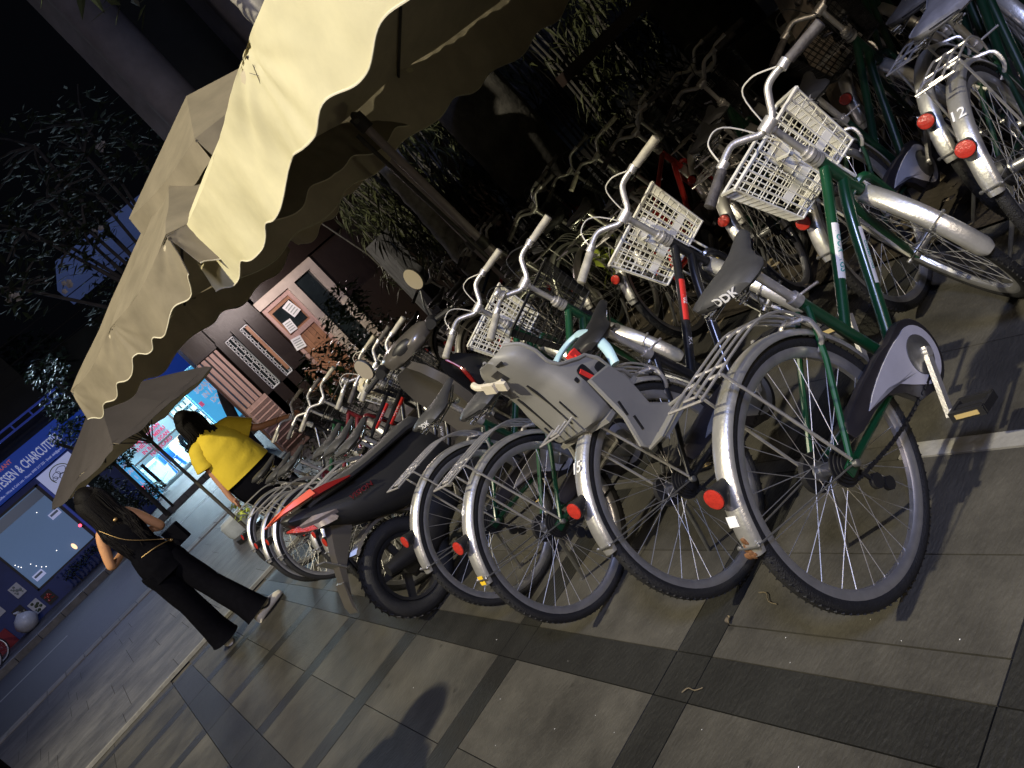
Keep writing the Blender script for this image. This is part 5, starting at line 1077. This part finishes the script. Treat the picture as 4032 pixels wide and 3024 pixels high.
frang('frangipani tree with long dim leaves at the upper left', (4.3, 14.4, 0), [((4.1, 14, 6.6), .8), ((5.1, 14.3, 6.6), .8), ((5.3, 14, 5.8), .7), ((3.6, 14, 5.8), .7), ((4.3, 14.2, 5.5), .7), ((3.0, 14.0, 5.6), .6), ((3.3, 14, 5.0), .6), ((2.3, 14, 4.9), .5), ((3.6, 13.6, 5.0), .5), ((4.6, 14, 6.1), .7)], 900, 31, .24, [(3.77, 13.9, 4.99), (2.1, 13.9, 4.87), (2.79, 13.9, 4.54), (4.9, 13.9, 6.0)])
plant('street_tree', 'green street tree beside the blue delicatessen sign', 'tree', (1.75, 20.0, gz(20)), [[(1.75, 20, gz(20)), (1.8, 20, 2.0), (1.85, 20, 3.0)], [(1.8, 20, 2.2), (1.5, 20.1, 3.0), (1.3, 20, 3.4)], [(1.8, 20, 2.4), (2.2, 20, 3.4), (2.3, 20, 4.4)]], [((1.95, 20, 3.2), .42), ((1.6, 20, 3.45), .36), ((2.0, 20.1, 2.65), .34), ((2.0, 20, 4.0), .45), ((2.3, 20.1, 4.7), .5), ((1.75, 20, 2.4), .28), ((2.4, 20, 3.3), .35)], 1900, .13, .06, 'leaf', 33, r0=.06)
plant('street_tree', 'pale leafy sapling by the left cyan sign of the copy shop', 'tree', (2.02, 20.6, gz(20.6)), [[(2.02, 20.6, gz(20.6)), (2.05, 20.6, 1.6), (2.1, 20.6, 2.3)]], [((2.1, 20.6, 2.35), .22), ((2.25, 20.6, 2.2), .17), ((2.0, 20.5, 2.1), .16)], 260, .13, .06, 'leaf', 34, r0=.035)
plant('hedge', 'dark green hedge in front of the blue shop wall', 'hedge', (1.6, 20.4, gz(20.4)), [[(1.5, 20.4, gz(20.4)), (1.5, 20.4, 1.5)], [(1.8, 20.4, gz(20.4)), (1.8, 20.4, 1.3)]], [((1.45, 20.4, 1.75), .3), ((1.6, 20.4, 1.3), .32), ((1.85, 20.4, 1.15), .3), ((1.3, 20.4, 1.3), .3), ((1.35, 20.5, 2.05), .22), ((1.1, 20.5, .95), .3)], 1500, .1, .05, 'leaf_dk', 35, r0=.02)
plant('window_plant', 'flowering plants in the blue planter under the delicatessen window', 'plant', (0, 23.4, gz(23.4)), [[(-.5, 23.4, gz(23.4)), (-.5, 23.4, 1.0)], [(.4, 23.4, gz(23.4)), (.4, 23.4, 1.1)]], [((-.6 + .24 * k, 23.4, 1.02 + .06 * (k % 2)), .17) for k in range(7)], 700, .09, .04, 'leaf_dk', 36, r0=.015)
plant('spiky_plant', 'dark spiky plant on the pavement by the copy shop', 'plant', (2.45, 25.6, .8), [[(2.45, 25.6, .8), (2.45, 25.6, 1.1)]], [((2.45, 25.6, 1.15), .3)], 90, .45, .05, 'leaf_dk', 37, r0=.02)
# dark tree mass far behind the roofs
rnd = random.Random(8); t = thing('dark_tree', 'dark tree crown behind the shop roofs at the upper left', 'tree', (-1, 27, 1)); mb = MB(); mb.tube([(0, 0, 0), (.2, 0, 4)], .2, 8); obj('trunk', mb, 'bark_dk', t)
mb = MB(); f = blob([((-3, 0, 5.5), 1.6), ((-.5, 0, 6.2), 1.8), ((2, .5, 5.8), 1.6), ((3.8, 0, 5.2), 1.3)]); leaves(mb, 2200, f, .34, .15, rnd); obj('crown', mb, 'leaf_dk', t, False)
# loose wires crossing the upper left
for i, (a, b, s_) in enumerate((((-4, 19, 4.9), (9, 19, 5.2), .25), ((-4, 19.2, 5.3), (9, 19, 5.5), .3), ((-5, 19.4, 5.9), (9, 18.8, 5.8), .35))):
    mb = MB(); A, B_ = V(a), V(b); mb.tube([A.lerp(B_, u / 24) - V((0, 0, s_ * 4 * (u / 24) * (1 - u / 24))) for u in range(25)], .011, 5); o = obj('overhead_wire', mb, 'cable_b'); tag(o, ('lowest', 'middle', 'uppermost')[i] + ' of the overhead wires crossing the dark street', 'wire', 'overhead wires')

t = thing('leaning_trunk', 'black curved tree trunk in front of the right cyan sign of the copy shop', 'tree', (3.5, 16, gz(16))); mb = MB(); mb.tube([V(p) - V((3.5, 16, gz(16))) for p in curve([(3.45, 16, gz(16)), (3.5, 16, .95), (3.59, 16, 1.29), (3.75, 16, 1.65), (3.94, 16, 1.96), (4.0, 16.2, 2.6), (3.9, 16.4, 3.6)], 5)], .105, 12); obj('trunk', mb, 'bark_dk', t); rnd = random.Random(4)
mb = MB(); f = blob([((.4, .4, 4.0), .9), ((.1, .3, 3.6), .7)]); leaves(mb, 500, f, .2, .07, rnd); obj('crown', mb, 'leaf_dk', t, False)
# ---------------------------------------------------------------- people
def skin_mesh(nodes, edges, name, mt, levels=2, smooth=True):
    me = bpy.data.meshes.new(name); me.from_pydata([n[0] for n in nodes], edges, [])
    o = bpy.data.objects.new(name, me); COL.objects.link(o)
    o.modifiers.new('skin', 'SKIN').use_smooth_shade = True
    lay = me.skin_vertices[0].data
    for i, n in enumerate(nodes): lay[i].radius = n[1] if isinstance(n[1], tuple) else (n[1], n[1]); lay[i].use_root = i == 0
    s = o.modifiers.new('sub', 'SUBSURF'); s.levels = levels; s.render_levels = levels
    bpy.context.view_layer.update()
    out = bpy.data.meshes.new_from_object(o.evaluated_get(bpy.context.evaluated_depsgraph_get())); bpy.data.objects.remove(o); bpy.data.meshes.remove(me)
    out.materials.clear(); out.materials.append(K[mt]); out.name = name
    for p in out.polygons: p.use_smooth = True
    return out
def chain(nodes, edges, root, pts):
    i = root
    for p in pts: nodes.append(p); edges.append((i, len(nodes) - 1)); i = len(nodes) - 1
    return i
def hand(nodes, edges, wrist, wp, d, side, curl=.5):     # palm + five fingers along direction d
    d = V(d).normalized(); s_ = V(side).normalized(); n = d.cross(s_); wp = V(wp)
    palm = chain(nodes, edges, wrist, [(wp + d * .045, (.024, .014)), (wp + d * .075, (.03, .012))])
    for k, (o, L) in enumerate(((-.026, .062), (-.009, .072), (.009, .07), (.026, .055))):
        b = wp + d * .085 + s_ * o; chain(nodes, edges, palm, [(b, .0085), (b + d * L * .5 - n * curl * .012, .008), (b + d * L * .8 - n * curl * .035, .0065)])
    b = wp + d * .035 - s_ * .03; chain(nodes, edges, palm - 1, [(b, .0095), (b + d * .03 - s_ * .016, .0085), (b + d * .055 - s_ * .018 - n * .01, .0065)])
def face(mb, c, f, r, hr=.1):      # simple nose, brow, lips and ears on a head facing f
    u = V((0, 0, 1)); mb.sph(c + f * hr * .98 - u * .012, .016, 5, (1, 1, 1.4))
    mb.sph(c + f * hr * .9 - u * .05, .02, 5, (1, 1, .4))
    for s_ in (-1, 1): mb.sph(c + r * s_ * .078 - u * .01, .024, 6, (.45, .8, 1.2))
def person(label, base, J, skin='skin', extra=None):
    t = thing('person', label, 'person', base); N = [(V(J['pelvis']), .115), ]; E = []
    c = chain(N, E, 0, [(V(J['waist']), (.105, .085)), (V(J['chest']), (.135, .095)), (V(J['neck0']), (.075, .065)), (V(J['neck1']), .05), (V(J['head']) - V((0, 0, .045)), (.07, .08)), (V(J['head']) + V((0, 0, .03)), (.082, .095)), (V(J['head']) + V((0, 0, .1)), (.055, .06))])
    chest = 2
    for s_ in 'RL':
        a = chain(N, E, chest, [(V(J['sh' + s_]), .05), (V(J['el' + s_]).lerp(V(J['sh' + s_]), .5), .044), (V(J['el' + s_]), .037), (V(J['wr' + s_]), .027)])
        d = V(J['wr' + s_]) - V(J['el' + s_]); hd = V(J.get('hd' + s_, d)); hand(N, E, a, V(J['wr' + s_]), hd, J.get('hs' + s_, (0, 0, 1)), J.get('curl', .6))
        chain(N, E, 0, [(V(J['hip' + s_]), .09), (V(J['kn' + s_]).lerp(V(J['hip' + s_]), .5), .078), (V(J['kn' + s_]), .058), (V(J['an' + s_]), .04), (V(J['an' + s_]) + V(J['toe' + s_]) * .5 - V((0, 0, .03)), (.035, .03)), (V(J['an' + s_]) + V(J['toe' + s_]) - V((0, 0, .05)), (.035, .022))])
    body = link('body', skin_mesh(N, E, 'body', skin, 2), t)
    f = V(J['face']).normalized(); r = f.cross(V((0, 0, 1))).normalized(); mb = MB(); face(mb, V(J['head']) + V((0, 0, .01)), f, r, .09); obj('face', mb, skin, t)
    m2 = MB(); [m2.sph(V(J['head']) + f * .082 + r * s_ * .033 + V((0, 0, .022)), .011, 5) for s_ in (-1, 1)]; obj('eyes', m2, 'plastic_b', t)
    return t
def clothes(t, nm, nodes, edges, mt, lv=2): return link(nm, skin_mesh([(V(a), b) for a, b in nodes], edges, nm, mt, lv), t)
def garment(t, nm, rings, mt, tubes=(), fold=.006, seed=1):     # rings = (x, y, z, rx, ry); tubes = sleeves or legs (points, radii)
    mb = MB(); rs = []; n = 28
    pts = curve([V((r[0], r[1], r[2])) for r in rings], 4); rad = curve([V((r[3], r[4], 0)) for r in rings], 4)
    for i, (c, r) in enumerate(zip(pts, rad)):
        rs.append([c + V((math.cos(a) * (r.x + fold * noise.noise(V((math.cos(a) * 3, math.sin(a) * 3, c.z * 9 + seed)))), math.sin(a) * (r.y + fold * 1.6 * noise.noise(V((math.cos(a) * 4, math.sin(a) * 4, c.z * 14 + seed)))), 0)) for a in [q * 2 * math.pi / n for q in range(n)]])
    mb.loft(rs, True)
    for p, r in tubes:
        pp = curve([V(x) for x in p], 5); k = len(pp); rr = [r[0] + (r[-1] - r[0]) * i / (k - 1) if len(r) == 2 else r[min(int(i / 5), len(r) - 1)] + (r[min(int(i / 5) + 1, len(r) - 1)] - r[min(int(i / 5), len(r) - 1)]) * (i % 5) / 5 for i in range(k)]
        mb.tube(pp, [q + fold * noise.noise(V((i * .7, seed, 0))) for i, q in enumerate(rr)], 16)
    return obj(nm, mb, mt, t)
def hairdo(t, J, n, length, seed, back, spread=.09, wav=.02, front=False):
    r = random.Random(seed); h = V(J['head']); f = V(J['face']).normalized(); rt = f.cross(V((0, 0, 1))).normalized(); mb = MB()
    rot = M((rt, f, V((0, 0, 1)))).transposed()
    mb.sph(h - f * .012 + V((0, 0, .035)), .104, 12, (.92, 1.05, 1.08), 0, rot)
    for i in range(n):
        a = r.uniform(-1.9, 1.9) if not front else r.uniform(-3.14, 3.14); d = (-f * math.cos(a) + rt * math.sin(a)); L = length * r.uniform(.75, 1.08)
        p0 = h + V((0, 0, .11)) + d * .04; p1 = h + d * .112 + V((0, 0, .03)); p2 = h + d * .10 * r.uniform(.9, 1.15) - f * .02 + V((0, 0, -.12)); p3 = h - f * (.09 + back) + rt * (math.sin(a) * spread * 1.2 + r.uniform(-.02, .02)) + V((r.uniform(-wav, wav), 0, -L * .7)); p4 = h - f * (.085 + back) + rt * (math.sin(a) * spread + r.uniform(-.03, .03)) + V((r.uniform(-wav, wav), r.uniform(-wav, wav), -L))
        pts = curve([p0, p1, p2, p3, p4], 4); k = len(pts); mb.tube(pts, [.010 * (1 - .75 * q / k) + .0015 for q in range(k)], 5)
    return obj('hair', mb, 'hair', t)
def shoe(t, heel, toe, mt, sw=True, k_=1.):
    heel = V(heel); toe = V(toe); d = (toe - heel); L = d.length; d.normalize(); s_ = d.cross(V((0, 0, 1))).normalized(); mb = MB(); rings = []
    for u, w, h in ((0, .02, .06), (.03, .032, .085), (.12, .036, .10), (.3, .036, .105), (.45, .038, .088), (.65, .044, .065), (.85, .042, .05), (.96, .03, .04), (1., .014, .03)):
        w *= k_; h *= k_; c = heel + d * L * u; rings.append([c + s_ * (w * math.copysign(abs(math.cos(a)) ** .7, math.cos(a)) * (1 - .35 * max(0, math.sin(a)))) + V((0, 0, h / 2 + h / 2 * math.copysign(abs(math.sin(a)) ** .8, math.sin(a)))) for a in [q * math.pi / 8 for q in range(16)]])
    mb.loft(rings); o = obj('shoe', mb, mt, t)
    if sw:
        for q in (-1, 1):
            m2 = MB(); pts = [heel + d * L * u + s_ * q * (.0375 + .002 * k) * k_ + V((0, 0, z * k_)) for k, (u, z) in enumerate(((.16, .062), (.3, .045), (.42, .042), (.58, .062)))]; m2.tube(curve(pts, 4), [.003 + .006 * math.sin(math.pi * k / 13) for k in range(13)], 5); obj('shoe_stripe', m2, 'plastic_b', o)
# woman in black, seen from behind
J = dict(pelvis=(-.04, 0, .90), waist=(-.04, .01, 1.05), chest=(-.035, 0, 1.24), neck0=(-.03, .0, 1.40), neck1=(-.03, .015, 1.46), head=(-.03, .03, 1.565), face=(.15, 1, -.1),
  shR=(.085, .0, 1.365), elR=(.175, .02, 1.07), wrR=(.10, .22, 1.12), shL=(-.16, .0, 1.365), elL=(-.29, .02, 1.11), wrL=(-.12, .24, 1.14), hsR=(0, .2, 1), hsL=(0, .2, 1),
  hipR=(.045, 0, .86), knR=(.09, -.04, .48), anR=(.155, -.14, .09), toeR=(.15, .06, 0), hipL=(-.125, 0, .86), knL=(-.10, .08, .5), anL=(-.13, .17, .09), toeL=(.01, .16, 0))
t = person('woman in black with long dark hair, wide trousers and cream sneakers, seen from behind', (.33, 6.75, 0), J, 'skin')
garment(t, 'top', [(-.04, 0, .93, .15, .115), (-.04, 0, 1.06, .128, .10), (-.038, 0, 1.2, .145, .112), (-.033, 0, 1.32, .15, .10), (-.03, 0, 1.385, .11, .075), (-.03, 0, 1.42, .06, .05)], 'cloth_b')
garment(t, 'trousers', [(-.04, 0, .78, .165, .125), (-.04, 0, .9, .165, .13), (-.04, 0, 1.0, .145, .115), (-.04, 0, 1.04, .135, .105)], 'cloth_t', [([(.04, 0, .88), (.085, -.03, .5), (.135, -.11, .22), (.155, -.14, .07)], [.105, .095, .105, .125]), ([(-.12, 0, .88), (-.115, .06, .5), (-.13, .13, .22), (-.135, .15, .07)], [.105, .095, .105, .125])], .008)
hairdo(t, J, 300, .46, 1, .03, .085)
mb = MB(); mb.tube(curve([V((-.1, -.10, 1.02)), V((.02, -.125, 1.0)), V((.12, -.09, .965)), V((.16, -.01, .94))], 4), .004, 6); mb.tube(curve([V((-.15, -.06, 1.38)), V((-.08, -.13, 1.2)), V((.08, -.13, 1.02)), V((.14, -.05, .96))], 4), .0028, 5); mb.sph((.13, -.08, .955), .014, 5); obj('chain_strap', mb, 'gold', t)
mb = MB(); mb.loft([[V((.19 + x * .075, .02 + y * .06, z)) for x, y in ((-1, -.6), (-.6, -1), (.6, -1), (1, -.6), (1, .6), (.6, 1), (-.6, 1), (-1, .6))] for z in (.87, .885, 1.01, 1.03)]); obj('handbag', mb, 'cloth_b', t)
mb = MB(); mb.sph((-.02, -.115, 1.36), .014, 6, (1.3, .5, 1)); obj('hair_clip', mb, 'gold', t)
mb = MB(); mb.box((-.01, .30, 1.17), (.075, .012, .15), M.Rotation(-.5, 3, 'X')); obj('phone', mb, 'plastic_b', t)
shoe(t, (.10, -.19, 0), (.385, -.05, 0), 'shoe', True, 1.3); shoe(t, (-.145, .10, 0), (-.12, .38, 0), 'shoe', True, 1.3)
# woman in a yellow shirt reaching for a handlebar
J = dict(pelvis=(.04, .0, .80), waist=(.0, .0, .98), chest=(-.02, .01, 1.18), neck0=(-.03, .02, 1.36), neck1=(-.04, .03, 1.42), head=(-.05, .06, 1.515), face=(.45, .85, -.35),
  shR=(.12, .0, 1.315), elR=(.32, -.05, 1.08), wrR=(.52, -.2, .985), hdR=(.2, -.12, -.08), shL=(-.19, .0, 1.335), elL=(-.255, -.02, 1.03), wrL=(-.3, -.04, .80), hdL=(.0, -.02, -.12), hsR=(.3, .5, .6), hsL=(.3, 1, 0),
  hipR=(.13, 0, .78), knR=(.14, .02, .44), anR=(.14, -.02, .09), toeR=(.04, .15, 0), hipL=(-.05, 0, .78), knL=(-.05, .05, .44), anL=(-.06, .05, .09), toeL=(.02, .15, 0))
t = person('woman in a bright yellow shirt and black trousers reaching for a bicycle handlebar', (1.38, 7.3, 0), J, 'skin2')
garment(t, 'shirt', [(-.03, 0, .87, .265, .18), (-.03, 0, .97, .25, .175), (-.03, 0, 1.1, .232, .165), (-.028, .0, 1.22, .215, .15), (-.03, .01, 1.32, .18, .12), (-.035, .02, 1.385, .10, .085), (-.037, .02, 1.41, .07, .065)], 'cloth_y', [([(.06, 0, 1.31), (.14, -.01, 1.285), (.205, -.02, 1.22), (.27, -.035, 1.13)], [.06, .082, .086, .088]), ([(-.12, 0, 1.31), (-.185, -.005, 1.295), (-.232, -.01, 1.22), (-.255, -.015, 1.13)], [.06, .08, .084, .086])], .014, 5)
garment(t, 'trousers', [(.02, 0, .56, .22, .16), (.01, 0, .7, .258, .175), (-.01, 0, .82, .25, .165), (-.03, 0, .93, .215, .145)], 'cloth_t', [([(.14, 0, .66), (.145, .02, .4), (.14, -.01, .08)], [.13, .10, .08]), ([(-.09, 0, .66), (-.07, .05, .4), (-.06, .05, .08)], [.13, .10, .08])])
hairdo(t, J, 200, .30, 2, .01, .11, .03)
shoe(t, (.13, -.06, 0), (.17, .18, 0), 'plastic_b', False); shoe(t, (-.07, .0, 0), (-.05, .24, 0), 'plastic_b', False)
# simple standing figures: a child at the frame edge, people inside the shop and the house
def simple(label, base, h, top, hair_len, seed, face_d=(0, 1, 0), skin='skin2', front=False, rz=0.):
    k = h / 1.65
    J = dict(pelvis=(0, 0, .9), waist=(0, 0, 1.03), chest=(0, 0, 1.22), neck0=(0, 0, 1.37), neck1=(0, .01, 1.43), head=(0, .02, 1.53), face=face_d, shR=(.16, 0, 1.34), elR=(.22, 0, 1.06), wrR=(.2, .02, .84), shL=(-.16, 0, 1.34), elL=(-.22, 0, 1.06), wrL=(-.2, .02, .84),
      hipR=(.08, 0, .85), knR=(.09, .02, .47), anR=(.09, 0, .09), toeR=(.02, .14, 0), hipL=(-.08, 0, .85), knL=(-.09, .02, .47), anL=(-.09, 0, .09), toeL=(-.02, .14, 0))
    t = person(label, base, J, skin); t.scale = (k, k, k); t.rotation_euler = (0, 0, rz)
    clothes(t, 'shirt', [((0, 0, .95), (.15, .11)), ((0, 0, 1.1), (.145, .11)), ((0, 0, 1.24), (.165, .115)), ((0, 0, 1.36), (.10, .08)), ((.14, 0, 1.335), .065), ((.20, 0, 1.18), .062), ((-.14, 0, 1.335), .065), ((-.20, 0, 1.18), .062)], [(0, 1), (1, 2), (2, 3), (3, 4), (4, 5), (3, 6), (6, 7)], top)
    clothes(t, 'trousers', [((0, 0, .9), (.14, .12)), ((0, 0, 1.0), (.13, .105)), ((.09, 0, .68), .09), ((.09, .02, .42), .075), ((.09, 0, .08), .062), ((-.09, 0, .68), .09), ((-.09, .02, .42), .075), ((-.09, 0, .08), .062)], [(0, 1), (0, 2), (2, 3), (3, 4), (0, 5), (5, 6), (6, 7)], 'cloth_t')
    hairdo(t, J, 90, hair_len, seed, .0, .09, .02, front)
    return t
simple('person in dark clothes cut off by the bottom left corner of the picture', (-.66, 2.9, 0), 1.66, 'cloth_b', .5, 5, (0, 1, 0), 'skin2', True, R(-80))
simple('person with black hair and pale shirt standing inside the bright copy shop', (4.6, 28.6, .9), 1.6, 'grip_w', .2, 6, (-1, -.3, 0))
simple('person with dark hair behind the lattice window of the timber house', (3.92, 12.75, .1), 1.45, 'cloth_b', .14, 7, (.5, 1, 0))
